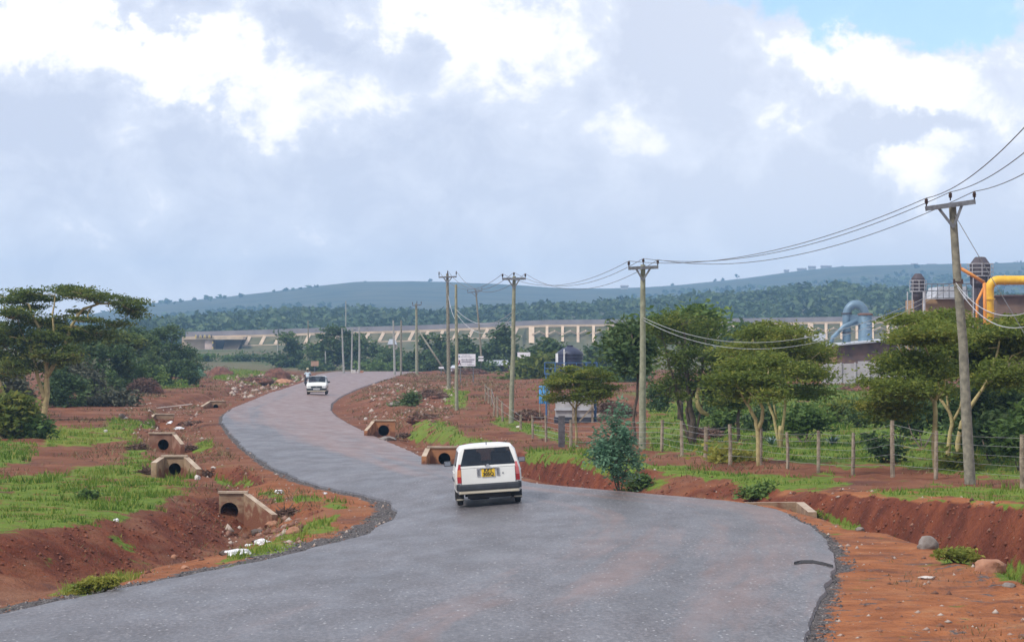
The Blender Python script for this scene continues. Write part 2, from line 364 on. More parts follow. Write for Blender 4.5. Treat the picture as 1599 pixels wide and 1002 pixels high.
# ---------------------------------------------------------------- road
rr_ = rows[(rows >= -80) & (rows < 500)]
le = np.interp(rr_, YD, LE); re = np.interp(rr_, YD, RE); zl = np.interp(rr_, YD, ZL); zr = np.interp(rr_, YD, ZR)
le = le + (fbm(rr_ * .9, rr_ * 0, 61) - .5) * .2 + (fbm(rr_ * .2, rr_ * 0, 62) - .5) * .2; re = re + (fbm(rr_ * .9, rr_ * 0, 63) - .5) * .16
nl = 30; t = np.linspace(0, 1, nl)[None]
RX_ = le[:, None] * (1 - t) + re[:, None] * t; RZ_ = zl[:, None] * (1 - t) + zr[:, None] * t + .02 + .06 * np.sin(t * math.pi) 
RZ_ += .010 * (fbm(RX_ * .5, rr_[:, None] * .3 + 0 * RX_, 71) - .5)
RX_ = np.concatenate([le[:, None] - .06, RX_, re[:, None] + .06], 1); RZ_ = np.concatenate([zl[:, None] - .12, RZ_, zr[:, None] - .12], 1)
RY_ = np.repeat(rr_[:, None], nl + 2, 1); U_ = np.concatenate([[[0.]], t, [[1.]]], 1)
a_, b_ = RX_.shape; ii = (np.arange(a_ - 1)[:, None] * b_ + np.arange(b_ - 1)[None, :]).ravel()
def road_mat():
    m = bpy.data.materials.new('worn_asphalt'); m.use_nodes = True; nt = m.node_tree; L = nt.links.new
    p = nt.nodes['Principled BSDF']; p.inputs['Specular IOR Level'].default_value = .5
    g = nd(nt, 'ShaderNodeNewGeometry')
    def nz(sc, det=5, st=(1, 1, 1), src=None, ro=.55):
        mp = nd(nt, 'ShaderNodeMapping'); mp.inputs['Scale'].default_value = st; L(src or g.outputs['Position'], mp.inputs['Vector'])
        n = nd(nt, 'ShaderNodeTexNoise'); n.inputs['Scale'].default_value = sc; n.inputs['Detail'].default_value = det; n.inputs['Roughness'].default_value = ro
        L(mp.outputs[0], n.inputs['Vector']); return n.outputs['Fac']
    def ramp(f, stops):
        r = nd(nt, 'ShaderNodeValToRGB'); e = r.color_ramp.elements
        while len(e) < len(stops): e.new(.5)
        for k, (q, c) in enumerate(stops): e[k].position = q; e[k].color = (*c, 1)
        L(f, r.inputs['Fac']); return r.outputs['Color']
    def mix(f, a, b, bt='MIX'):
        x = nd(nt, 'ShaderNodeMix', data_type='RGBA', blend_type=bt)
        if isinstance(f, float): x.inputs[0].default_value = f
        else: L(f, x.inputs[0])
        L(a, x.inputs[6]); L(b, x.inputs[7]); return x.outputs[2]
    def mth(op, a, b):
        x = nd(nt, 'ShaderNodeMath', operation=op)
        for k, v in enumerate((a, b)):
            if isinstance(v, (int, float)): x.inputs[k].default_value = v
            else: L(v, x.inputs[k])
        return x.outputs[0]
    at_ = nd(nt, 'ShaderNodeAttribute', attribute_name='road_uv')   # (across 0..1, along in metres)
    col = ramp(nz(17, 5, (1, .3, 1), ro=.8), [(.34, (.040, .037, .039)), (.5, (.088, .082, .086)), (.66, (.18, .17, .175))])
    big = ramp(nz(.6, 6, (1, .22, 1)), [(.3, (.72, .70, .71)), (.7, (1.12, 1.08, 1.09))])
    col = mix(1.0, col, big, 'MULTIPLY')
    trk = nz(1.0, 6, (6., .03, 1), at_.outputs['Vector'], .68)
    dust = ramp(nz(.9, 6), [(.35, (.16, .085, .064)), (.65, (.22, .125, .10))])
    # dust: more along the crown and lanes between wheel tracks, and up the far hill
    sp_ = nd(nt, 'ShaderNodeSeparateXYZ'); L(at_.outputs['Vector'], sp_.inputs[0])
    far = nd(nt, 'ShaderNodeMapRange'); far.inputs[1].default_value = 100; far.inputs[2].default_value = 230; far.inputs[3].default_value = -.14; far.inputs[4].default_value = .30; L(sp_.outputs[1], far.inputs[0])
    u_ = nd(nt, 'ShaderNodeMapRange', interpolation_type='SMOOTHSTEP'); L(sp_.outputs[0], u_.inputs[0]); u_.inputs[1].default_value = .2; u_.inputs[2].default_value = .6; u_.inputs[3].default_value = -.15; u_.inputs[4].default_value = .10
    df = ramp(mth('ADD', mth('ADD', trk, u_.outputs[0]), far.outputs[0]), [(.44, (0, 0, 0)), (.54, (.45, .45, .45)), (.68, (.85, .85, .85))])
    col = mix(df, col, dust)
    # pale flecks: the tarmac's sparkle painted into the colour
    vo = nd(nt, 'ShaderNodeTexVoronoi'); vo.inputs['Scale'].default_value = 17; mp = nd(nt, 'ShaderNodeMapping'); mp.inputs['Scale'].default_value = (.6, .30, 1)
    L(g.outputs['Position'], mp.inputs[0]); L(mp.outputs[0], vo.inputs['Vector'])
    sc = nd(nt, 'ShaderNodeSeparateColor'); L(vo.outputs['Color'], sc.inputs[0])
    f = mth('MULTIPLY', mth('LESS_THAN', vo.outputs['Distance'], .2), mth('GREATER_THAN', mth('ADD', sc.outputs[0], mth('MULTIPLY', nz(.6, 3), .5)), 1.03))
    cc = nd(nt, 'ShaderNodeRGB'); cc.outputs[0].default_value = (.55, .54, .54, 1)
    col = mix(mth('MULTIPLY', f, .6), col, cc.outputs[0])
    L(col, p.inputs['Base Color'])
    rg = ramp(nz(1.3, 5, (1, .25, 1)), [(.3, (.36,) * 3), (.7, (.52,) * 3)]); L(rg, p.inputs['Roughness'])
    b = nd(nt, 'ShaderNodeBump'); b.inputs['Strength'].default_value = .25; b.inputs['Distance'].default_value = .008
    L(nz(38, 4), b.inputs['Height']); L(b.outputs['Normal'], p.inputs['Normal'])
    return m
road = raw('road', np.stack([RX_, RY_, RZ_], 2).reshape(-1, 3), np.stack([ii, ii + 1, ii + b_ + 1, ii + b_], 1), road_mat(), local=True, smooth=50); tag(road, kind='structure')
uvv = np.stack([np.repeat(U_, a_, 0), RY_, RY_ * 0], 2).reshape(-1, 3)
ua = road.data.attributes.new('road_uv', 'FLOAT_VECTOR', 'POINT'); ua.data.foreach_set('vector', uvv.astype(np.float32).ravel())
def roadz(X, Y):
    a = np.interp(Y, YD, LE); b = np.interp(Y, YD, RE); t = min(max((X - a) / (b - a), 0), 1)
    return float(np.interp(Y, YD, ZL) * (1 - t) + np.interp(Y, YD, ZR) * t + .02 + .06 * math.sin(t * math.pi))
def hitroad(x, y):
    d = at(x, y, 1.0)
    for Y in np.arange(25, 500, .1):
        if HC + (d.z - HC) * Y < roadz(d.x * Y, Y): return Vector((d.x * Y, Y, roadz(d.x * Y, Y)))
# ---------------------------------------------------------------- grass blades
def blades(name, n, sel, hs=(.03, .10), label=None):
    cells = np.where(sel)[0]
    q = GQ[cells]; P = np.stack([GX.ravel(), GY.ravel(), GZ.ravel()], 1)
    ar = np.abs((P[q[:, 1], 0] - P[q[:, 0], 0]) * (P[q[:, 3], 1] - P[q[:, 0], 1]))
    w = ar / P[q[:, 0], 1] ** 1.3; w = w / w.sum()
    c = rng.choice(len(cells), n, p=w); u = rng.random((n, 1)); v = rng.random((n, 1)); qq = q[c]
    p = (P[qq[:, 0]] * (1 - u) + P[qq[:, 1]] * u) * (1 - v) + (P[qq[:, 3]] * (1 - u) + P[qq[:, 2]] * u) * v
    dn = fbm(p[:, 0] * 1.3, p[:, 1] * 1.1, 88); keep = dn > .48 + .14 * rng.random(n); p = p[keep]; qq = qq[keep]; dn = dn[keep]; n = len(p)
    h = rng.uniform(hs[0], hs[1], n) * (.65 + .9 * sm(.5, .75, fbm(p[:, 0] * .9, p[:, 1] * .8, 55))) * (.5 + 1.6 * np.clip((dn - .4) * 3, 0, 1)) * (1 + .3 * (p[:, 1] > 90)); wd = np.maximum(.014, p[:, 1] * 2.4e-4) * rng.uniform(.6, 1.3, n)
    an = rng.uniform(0, math.tau, n); ln = rng.uniform(.1, .8, n) * h
    dx = np.cos(an); dy = np.sin(an); a2 = rng.uniform(0, math.tau, n)
    V = np.empty((n, 3, 3)); sx = np.cos(a2) * wd; sy = np.sin(a2) * wd
    V[:, 0] = p + np.stack([-sx, -sy, -.02 + 0 * sx], 1); V[:, 1] = p + np.stack([sx, sy, -.02 + 0 * sx], 1); V[:, 2] = p + np.stack([dx * ln, dy * ln, h], 1)
    tint = np.clip(gl[qq[:, 0]] * .7 + .3 * (fbm(p[:, 0] * .6, p[:, 1] * .5, 99) - .5) * 2 + rng.normal(0, .15, n) + .08, 0, 1); tint = np.where(rng.random(n) < .13, 1.0, tint)
    o = raw(name, V.reshape(-1, 3), np.arange(n * 3).reshape(-1, 3), MG, local=True, tint=tint); return tag(o, label, 'grass', kind='stuff')
MG = leafmat('grass_blade', (.045, .105, .012), (.125, .215, .022), (.30, .30, .065), .4)
cm = gm[GQ[:, 0]] > .5; cx = GX.ravel()[GQ[:, 0]]; cyy = GY.ravel()[GQ[:, 0]]; kx = np.interp(cyy, YD, (LE + RE) / 2)
gx_, gy_ = proj(cx, cyy, GZ.ravel()[GQ[:, 0]]); inv = (gx_ > -150) & (gx_ < 1750) & (gy_ < 1100)
blades('grass', 70000, cm & inv & (cx < kx), label='patchy short green grass on the red bank left of the road')
blades('grass', 100000, cm & inv & (cx > kx), label='short green grass along the ditch and field right of the road')
# thin dry weeds over bare soil
def scatter_stones(name, n, sel, smin, smax, label):
    cells = np.where(sel)[0]; q = GQ[cells]; P = np.stack([GX.ravel(), GY.ravel(), GZ.ravel()], 1)
    ar = np.abs((P[q[:, 1], 0] - P[q[:, 0], 0]) * (P[q[:, 3], 1] - P[q[:, 0], 1])); w = ar / P[q[:, 0], 1]; w = w / w.sum()
    c = rng.choice(len(cells), n, p=w); u = rng.random((n, 1)); v = rng.random((n, 1)); qq = q[c]
    p = (P[qq[:, 0]] * (1 - u) + P[qq[:, 1]] * u) * (1 - v) + (P[qq[:, 3]] * (1 - u) + P[qq[:, 2]] * u) * v
    base = np.array([(1, 0, 0), (0, 1, 0), (-1, 0, 0), (0, -1, 0), (0, 0, .8), (0, 0, -.4)]); T = np.array([(0, 1, 4), (1, 2, 4), (2, 3, 4), (3, 0, 4), (1, 0, 5), (2, 1, 5), (3, 2, 5), (0, 3, 5)])
    s = rng.uniform(0, 1, n) ** 3 * (smax - smin) + smin; V = base[None] * s[:, None, None] * rng.uniform(.5, 1.3, (n, 6, 3))
    a = rng.uniform(0, math.tau, n); ca, sa = np.cos(a)[:, None], np.sin(a)[:, None]
    V = np.stack([V[:, :, 0] * ca - V[:, :, 1] * sa, V[:, :, 0] * sa + V[:, :, 1] * ca, V[:, :, 2]], 2) + p[:, None, :]
    Q = (T[None] + (np.arange(n) * 6)[:, None, None]).reshape(-1, 3)
    o = raw(name, V.reshape(-1, 3), Q, MST, local=True, tint=np.repeat(rng.random(n), 8)); return tag(o, label, 'stones', kind='stuff')
MST = leafmat('loose_stone', (.10, .045, .03), (.24, .12, .08), (.42, .36, .31), .0)
off_ = goff.ravel()[GQ[:, 0]]
scatter_stones('stones', 3200, inv & (off_ > .05) & (off_ < 4.5) & ~cm & (cyy > 35) & (cyy < 330), .012, .085, 'loose stones and clods strewn along both road verges')
scatter_stones('rubble', 900, inv & (cx < kx) & (gx_ > 350) & (gx_ < 480) & (gy_ > 586) & (gy_ < 622) & (off_ > .6), .08, .42, 'heaped broken rubble on the left verge near the hilltop')
scatter_stones('rubble', 420, inv & (cx < kx) & (gx_ > 180) & (gx_ < 345) & (gy_ > 628) & (gy_ < 690) & (off_ > 1.5), .04, .2, 'broken stones and clods around the left roadside culverts')
scatter_stones('rubble', 700, inv & (cx > kx) & (gx_ > 575) & (gx_ < 705) & (gy_ > 600) & (gy_ < 665) & (off_ > 1.2), .05, .26, 'loose rubble on the red slope right of the far bend')
scatter_stones('rubble', 120, inv & (cx < kx) & (gx_ > 340) & (gx_ < 470) & (gy_ > 800) & (gy_ < 850) & (off_ > 1), .05, .2, 'broken stones in the ditch bed before the nearest culvert')

# dry weeds and straw over the bare verges
def weeds(name, n, sel, label):
    cells = np.where(sel)[0]; q = GQ[cells]; P = np.stack([GX.ravel(), GY.ravel(), GZ.ravel()], 1)
    ar = np.abs((P[q[:, 1], 0] - P[q[:, 0], 0]) * (P[q[:, 3], 1] - P[q[:, 0], 1])); w = ar / P[q[:, 0], 1] ** 1.2; w = w / w.sum()
    c = rng.choice(len(cells), n, p=w); u = rng.random((n, 1)); v = rng.random((n, 1)); qq = q[c]
    p = (P[qq[:, 0]] * (1 - u) + P[qq[:, 1]] * u) * (1 - v) + (P[qq[:, 3]] * (1 - u) + P[qq[:, 2]] * u) * v
    dn = fbm(p[:, 0] * .45, p[:, 1] * .3, 133); k = dn > .53 + .05 * rng.random(n); p = p[k]; n = len(p)
    h = rng.uniform(.04, .22, n) * np.clip((dn[k] - .5) * 8, .3, 1.3) * (.35 + .65 * sm(60, 95, p[:, 1])); wd = np.maximum(.010, p[:, 1] * 1.6e-4) * rng.uniform(.6, 1.4, n); a = rng.uniform(0, math.tau, n); b = rng.uniform(0, math.tau, n); ln = rng.uniform(.3, 1.4, n) * h
    V = np.empty((n, 3, 3)); sx = np.cos(b) * wd; sy = np.sin(b) * wd; z = 0 * sx - .01
    V[:, 0] = p + np.stack([-sx, -sy, z], 1); V[:, 1] = p + np.stack([sx, sy, z], 1); V[:, 2] = p + np.stack([np.cos(a) * ln, np.sin(a) * ln, h], 1)
    o = raw(name, V.reshape(-1, 3), np.arange(n * 3).reshape(-1, 3), MW, local=True, tint=rng.random(n)); tag(o, label, 'weeds', kind='stuff')
MGV = leafmat('grey_chipping', (.03, .028, .030), (.09, .082, .082), (.24, .22, .21), .0)
sv_ = MST; MST = MGV
scatter_stones('gravel', 11000, inv & (off_ > -.15) & (off_ < 1.5) & (grv.ravel()[GQ[:, 0]] > .25) & (cyy > 35) & (cyy < 200), .008, .045, 'loose dark gravel along both edges of the tarmac')
MST = sv_
MCL = leafmat('red_clod', (.07, .022, .013), (.14, .042, .022), (.22, .08, .045), .0)
sv_ = MST; MST = MCL
scatter_stones('clods', 5200, inv & (cutf.ravel()[GQ[:, 0]] > .35) & (off_ > .6) & (cyy > 45) & (cyy < 125) & ~cm, .015, .085, 'dark red clods crumbling from the cut ditch banks')
MST = sv_
MW = leafmat('dry_weed', (.10, .055, .035), (.15, .125, .045), (.26, .20, .12), .2)
weeds('dry_weeds', 60000, inv & (off_ > .9) & ~cm & (cyy > 40) & (cyy < 420) & (gx_ < 800), 'thin dry weeds over the bare soil left of the road')
weeds('dry_weeds', 60000, inv & (off_ > .9) & ~cm & (cyy > 40) & (cyy < 420) & (cx > kx), 'thin dry weeds over the bare soil right of the road')
# ---------------------------------------------------------------- vegetation
L_ACA = leafmat('acacia_leaf', (.050, .082, .016), (.12, .165, .032), (.26, .25, .05), .42)
L_LIME = leafmat('fever_tree_leaf', (.075, .115, .020), (.17, .215, .036), (.34, .32, .06), .45)
L_DARK = leafmat('dark_bush_leaf', (.038, .072, .028), (.080, .135, .046), (.16, .21, .07), .35)
L_MID = leafmat('bush_leaf', (.06, .11, .028), (.12, .195, .048), (.22, .29, .07), .35)
L_GREY = leafmat('thorn_twig', (.06, .065, .042), (.105, .11, .068), (.17, .17, .10), .15)
L_BLUE = leafmat('bluish_sapling_leaf', (.07, .15, .085), (.14, .27, .16), (.30, .44, .30), .4)
L_BRUSH = leafmat('dry_brush', (.075, .040, .030), (.14, .085, .062), (.24, .16, .12), .1)
B_FEVER = mat('pale_yellow_bark', (.46, .38, .17), .8, col2=(.30, .23, .11), scale=5, bump=.4, bscale=20)
B_BROWN = mat('brown_bark', (.13, .095, .07), .9, col2=(.06, .045, .035), scale=6, bump=.5, bscale=18)
def leaves(name, cents, m, parent, size=(.08, .2), aspect=.35, upb=.25, tint=None):
    n = len(cents); cents = np.asarray(cents, float)
    d = rng.normal(size=(n, 3)); d[:, 2] *= .45; d /= np.linalg.norm(d, axis=1)[:, None]
    k = rng.normal(size=(n, 3)) * (1 - upb) + np.array([0, 0, upb]); e = np.cross(d, k); e /= np.linalg.norm(e, axis=1)[:, None] + 1e-9
    s = rng.uniform(size[0], size[1], n)[:, None]
    V = np.empty((n, 4, 3)); V[:, 0] = cents - d * s; V[:, 2] = cents + d * s; V[:, 1] = cents + e * s * aspect; V[:, 3] = cents - e * s * aspect
    if tint is None: tint = np.zeros(n) + .5
    return raw(name, V.reshape(-1, 3), np.arange(n * 4).reshape(-1, 4), m, parent, tint=np.clip(tint, 0, 1))
def cloud_pts(c, r, n, spray=.35, nspray=None, flat=.45, seed=0):
    """n leaf positions grouped in sprays spread through an ellipsoid"""
    k = nspray or max(8, int(n / 58))
    q = rng.normal(size=(k * 3, 3)); q /= np.linalg.norm(q, axis=1)[:, None]; q *= (rng.random((k * 3, 1)) ** .42)
    ns = fbm(q[:, 0] * 1.7 + seed, q[:, 2] * 1.7 + q[:, 1] * 1.3 + seed, 3); q = q[np.argsort(-ns)][:k]     # keep the denser two-thirds: real gaps
    sc = np.asarray(c) + q * np.asarray(r)
    i = rng.integers(0, k, n); off = rng.normal(size=(n, 3)) * np.array([1, 1, flat]) * spray * rng.uniform(.5, 1.2, (k, 1))[i]
    st = rng.normal(0, .16, k)[i]
    return sc[i] + off, st
def tree(name, label, cat, base, clumps, n, lm, bark, limbs=None, trunk_r=.14, size=(.09, .2), spray=.35, flat=.4, group=None, twigs=True, aspect=.35, hue=0., crown='crown'):
    """clumps: (photo x, y, half width px, half height px, metres nearer(-)/farther(+)); limbs: photo polylines from the ground up"""
    base = Vector(base); Y = base.y; s = Y / F; root = thing(name, label, cat, base, group)
    mb = MB(); tips = []
    if limbs:
        for pl, r0, r1 in limbs:
            pts = []
            for k, p in enumerate(pl):
                dY = p[2] if len(p) > 2 else 0
                pts.append(at(p[0], p[1], Y + dY))
            if pl[0][1] is not None and (Vector(pts[0]) - base).length < .8: pts[0] = base - Vector((0, 0, .15))
            # smooth subdivision with a little wobble
            P = []
            for a, b in zip(pts[:-1], pts[1:]):
                for t in (0, .5): P.append(a.lerp(b, t) + (Vector((R.uniform(-1, 1), R.uniform(-1, 1), 0)) * r0 * .35 if t else Vector()))
            P.append(pts[-1]); m = len(P)
            mb.tube(P, [r0 + (r1 - r0) * k / (m - 1) for k in range(m)], 9, jit=.07); tips += [(p, r0 + (r1 - r0) * k / (m - 1)) for k, p in enumerate(P) if k > m * .35]
    cs = []; tot = sum(c[2] * c[3] for c in clumps); A = []; T = []
    for c in clumps:
        cc = at(c[0], c[1], Y + (c[4] if len(c) > 4 else 0)); rx = c[2] * s; rz = c[3] * s; cs.append((cc, rx, rz))
        k = max(30, int(n * (.56 if spray > .27 and flat < .3 else .8) * c[2] * c[3] / tot)); p, st = cloud_pts(cc, (rx, min(rx, 2.6) if rx > .5 else rx, rz), k, spray=spray, flat=flat, seed=R.uniform(0, 99))
        p[:, 2] = np.maximum(p[:, 2], base.z + .02)
        A.append(p); T.append(.45 + hue + st + R.uniform(-.08, .08) + rng.normal(0, .10, k))
    if not tips: tips = [(base - Vector((0, 0, .1)), trunk_r)]
    if twigs:
        for cc, rx, rz in cs:
            tp, tr = min(tips, key=lambda q: (q[0] - cc).length)
            lo = cc - Vector((0, 0, rz * .55)); r1 = min(tr * .8, trunk_r * .6)
            md = tp.lerp(lo, .5) + Vector((R.uniform(-.2, .2), R.uniform(-.2, .2), R.uniform(-.05, .2))) * min(1, rx)
            mb.tube([tp, md, lo], [r1, r1 * .7, r1 * .45], 6)
            for _ in range(11 if limbs else 3):
                e = cc + Vector((R.uniform(-1, 1) * rx * .85, R.uniform(-1, 1) * min(rx, 2) * .85, R.uniform(-.5, .6) * rz)); q = lo.lerp(cc, R.uniform(0, .6))
                mb.tube([lo, lo.lerp(e, .5) + Vector((0, 0, R.uniform(-.1, .15))), e], [r1 * .45, r1 * .3, r1 * .12], 5)
    mb.build('trunk', bark, root, smooth=True)
    leaves(crown, np.concatenate(A), lm, root, size, aspect, tint=np.concatenate(T))
    return root
def onground(x, y): return hit(x, y)
# --- left side
b = onground(68, 656)
tree('acacia_tree', 'flat-topped acacia with forked yellow trunk, its long limb reaching right over the thicket', 'tree', b,
     [(30, 466, 62, 13, 1), (85, 456, 60, 10, 0), (140, 462, 48, 11, -1), (178, 468, 38, 8, 0), (200, 480, 26, 13, 1), (125, 484, 22, 5, 1.5), (15, 490, 34, 13, -1),
      (70, 500, 42, 14, 1), (135, 499, 34, 5, -1.5), (60, 525, 55, 16, 0), (110, 520, 42, 17, 1.2), (25, 540, 45, 18, 1), (82, 550, 38, 14, -1), (168, 505, 28, 5, 2), (5, 515, 30, 14, .5), (48, 480, 20, 6, 2), (212, 492, 12, 8, 1), (60, 562, 46, 13, 1), (15, 575, 34, 14, 0), (105, 556, 30, 12, -1), (148, 520, 30, 12, 2)],
     60000, L_ACA, B_FEVER, [([(70, 657), (71, 630), (73, 600), (73, 578), (70, 545), (60, 510), (45, 475)], .19, .05), ([(71, 628), (64, 605), (57, 580), (50, 550), (30, 510)], .13, .05),
      ([(72, 590), (90, 558), (104, 530, .4), (112, 508, .3), (130, 482, 0), (155, 474, -.2), (185, 474, 0), (208, 485, .6)], .12, .035), ([(73, 570), (85, 530), (82, 490), (86, 462)], .09, .03)],
     trunk_r=.12, size=(.06, .14), spray=.42, flat=.20, hue=-.04)
b = onground(3, 652)
tree('acacia_tree', 'acacia at the left edge, only its pale trunk and low boughs showing', 'tree', b, [(-25, 560, 45, 20, 1), (-20, 520, 40, 18, 0), (-30, 590, 30, 14, 0), (10, 580, 18, 12, 1)], 6000, L_ACA, B_FEVER,
     [([(4, 654), (4, 630), (2, 605), (-8, 570), (-20, 540)], .17, .05)], size=(.1, .22), hue=-.05)
THK = 'bushes of the thicket left of the road'
def bush(label, x, y, clumps, n, lm=None, size=(.09, .22), group=None, hue=0., name='bush', spray=.32, bark=None, r=.05, aspect=.4, flat=.6):
    b = onground(x, y); return tree(name, label, 'bush', b, clumps, n, lm or L_DARK, bark or B_BROWN, None, r, size, spray, flat, group, aspect=aspect, hue=hue, crown='foliage')
bush('dark bush low beneath the forked acacia, nearest the left frame edge', 10, 640, [(5, 600, 34, 26, 1), (30, 615, 26, 22, 0), (-10, 625, 26, 20, 0)], 5000, L_GREY, group=THK, hue=-.15)
bush('dark green bush directly behind the forked yellow trunk', 95, 636, [(92, 590, 34, 30, 2), (110, 612, 30, 24, 1), (82, 615, 26, 22, 1.5)], 6500, L_DARK, group=THK, hue=-.1)
bush('grey thorny bush just right of the yellow acacia trunk', 125, 632, [(120, 575, 36, 34, 2), (138, 608, 24, 26, 0), (110, 600, 26, 30, 1)], 7000, L_GREY, group=THK, hue=-.05)
bush('tall grey-green thorn bush under the tip of the long acacia limb', 165, 620, [(160, 545, 40, 34, 3), (180, 570, 34, 30, 2), (150, 590, 26, 28, 1), (175, 600, 26, 20, 0)], 9000, L_DARK, group=THK)
bush('olive bush between the brown brush heap and the grey thorn bush', 190, 612, [(195, 560, 34, 34, 3), (185, 595, 22, 20, 0), (205, 590, 24, 20, 1)], 6500, L_MID, group=THK, hue=-.2)
bush('broad dark green bush behind the brown brush heap', 225, 606, [(220, 545, 36, 30, 4), (235, 575, 34, 22, 2), (215, 580, 24, 18, 1)], 8000, L_DARK, group=THK, hue=.1)
bush('spiky-topped tall bush rising above the thicket before the rail bridge', 262, 598, [(258, 545, 26, 32, 3), (270, 515, 14, 12, 2), (250, 518, 12, 8, 3), (276, 560, 26, 26, 2), (245, 575, 24, 20, 1)], 9000, L_DARK, group=THK, hue=.02)
bush('rounded dark bush ending the thicket at its right', 302, 590, [(298, 560, 22, 18, 1), (310, 574, 18, 13, 1), (285, 572, 20, 16, 0)], 6500, L_DARK, group=THK, hue=.05)
bush('tall olive thorn bush filling the gap right of the forked acacia', 150, 616, [(140, 535, 34, 22, 5), (115, 545, 30, 22, 5), (175, 535, 26, 20, 5), (205, 530, 24, 18, 5)], 9000, L_ACA, group=THK, hue=.0)
bush('dark bush behind the spiky-topped bush, its left neighbour', 238, 600, [(232, 530, 22, 18, 6), (245, 550, 24, 22, 5), (215, 520, 18, 12, 6)], 5200, L_DARK, group=THK, hue=-.08)
bush('dark green bush at the front right of the thicket, left of the pale shrub', 284, 602, [(280, 580, 24, 18, 0), (262, 588, 20, 14, 0), (296, 588, 14, 10, 0)], 5200, L_DARK, group=THK, hue=-.05)
bush('brownish low brush along the foot of the thicket', 175, 634, [(165, 624, 26, 9, 0), (195, 622, 22, 9, 0), (130, 630, 20, 8, 0)], 2600, L_GREY, group=THK, hue=-.25)
bush('small pale green shrub at the foot of the thicket', 307, 590, [(307, 583, 9, 6, -2)], 700, L_BLUE, size=(.08, .18), hue=.1)
bush('light green leafy shrub in front of the thicket bushes', 245, 606, [(242, 586, 18, 11, 0), (225, 590, 14, 8, 0)], 2200, L_MID, group=THK, hue=.15)
bush('bright lower bush beside the grey thorn bush', 150, 626, [(152, 605, 16, 16, -1), (140, 615, 14, 10, -1)], 2400, L_MID, group=THK, hue=-.05)
bush('yellow-topped bush beside the trunk at the left frame edge', 12, 684, [(14, 632, 22, 14, 0), (36, 626, 12, 8, 0), (8, 660, 26, 18, 0), (40, 650, 12, 14, 0)], 4600, L_ACA, hue=.12)
bush('low dark green bush at the foot of the yellow-topped bush', 46, 684, [(46, 668, 22, 17, 0), (30, 676, 18, 11, 0), (64, 670, 8, 10, 0)], 3200, L_MID, hue=-.3)
def heap(name, label, x, y, w, h, lm, n, mound, cat, dep=None):
    """a pile: an earth core with sticks and brush lying over it"""
    b = onground(x, y); s = b.y / F; root = thing(name, label, cat, b)
    core = MB(); core.ball((b.x, b.y + w * s * .4, b.z - .05), 1, 3, .35, (w * s * .95, (dep or w * s * .7), h * s * .9)); core.build('core', mound, root, smooth=True)
    k = n; a = rng.uniform(0, math.tau, k); e = rng.uniform(0, 1, k); ca = np.stack([np.cos(a) * np.sqrt(1 - e * e) * w * s, np.sin(a) * np.sqrt(1 - e * e) * (dep or w * s * .7) + w * s * .4, e * h * s], 1) * rng.uniform(.8, 1.12, (k, 1))
    o = leaves('brush', ca + np.array([b.x, b.y, b.z]), lm, root, (.10, .34), .13, .1, rng.uniform(0, 1, k)); o['kind'] = 'stuff'; return root
SOIL = mat('heaped_red_soil', (.20, .085, .055), .95, col2=(.10, .038, .026), scale=2.5, bump=.9, bscale=9)
heap('brush_pile', 'big heap of brown cleared brush against the thicket', 224, 614, 26, 22, L_BRUSH, 2600, SOIL, 'brush pile')
heap('earth_mound', 'red earth mound right of the thicket', 345, 586, 20, 15, L_BRUSH, 120, SOIL, 'earth mound')
heap('earth_mound', 'tall red earth mound left of the motorcyclist', 433, 590, 22, 17, L_BRUSH, 150, SOIL, 'earth mound')
heap('earth_mound', 'long low red earth mound just behind the roadside rubble', 400, 596, 26, 9, L_BRUSH, 420, SOIL, 'earth mound')
heap('brush_pile', 'reddish heap of cut brush below the white billboard', 732, 584, 28, 9, L_BRUSH, 1300, SOIL, 'brush pile')
heap('brush_pile', 'grey brushwood heap on the red slope near the billboard poles', 672, 622, 26, 12, L_BRUSH, 900, SOIL, 'brush pile', 1.6)
heap('earth_mound', 'dark soil mound at the foot of the second fence posts', 825, 655, 24, 14, L_BRUSH, 500, SOIL, 'earth mound', 1.2)
heap('rubble_heap', 'grey and brown rubble heap left of the dark slim trunk', 955, 650, 38, 22, L_BRUSH, 900, mat('rubble_grey', (.30, .24, .20), .9, col2=(.13, .09, .075), scale=3, bump=1, bscale=8), 'rubble heap')
heap('earth_mound', 'reddish rubble mound in front of the grey block wall', 1370, 610, 60, 10, L_BRUSH, 500, SOIL, 'earth mound')
heap('brush_pile', 'dark brush heap under the tall grey-brown tree', 1100, 680, 26, 10, L_BRUSH, 700, SOIL, 'brush pile', 1.)
for x, y, w, h, lab in ((322, 742, 15, 7, 'low spoil mound right of the second left culvert wing'), (232, 741, 13, 7, 'low spoil mound left of the second left culvert'), (216, 702, 14, 8, 'low spoil mound left of the third left culvert'), (296, 703, 13, 6, 'low spoil mound right of the third left culvert'), (452, 806, 22, 9, 'low spoil mound right of the nearest culvert wing'), (300, 664, 22, 7, 'low dark mound behind the white scraps on the left verge'), (724, 722, 8, 6, 'low spoil mound at the right of the orange culvert'), (632, 684, 14, 7, 'low spoil mound right of the rusty far culvert'), (660, 655, 26, 9, 'dark soil mound above the rusty far culvert')):
    heap('earth_mound', lab, x, y, w, h, L_BRUSH, 160, SOIL, 'earth mound')
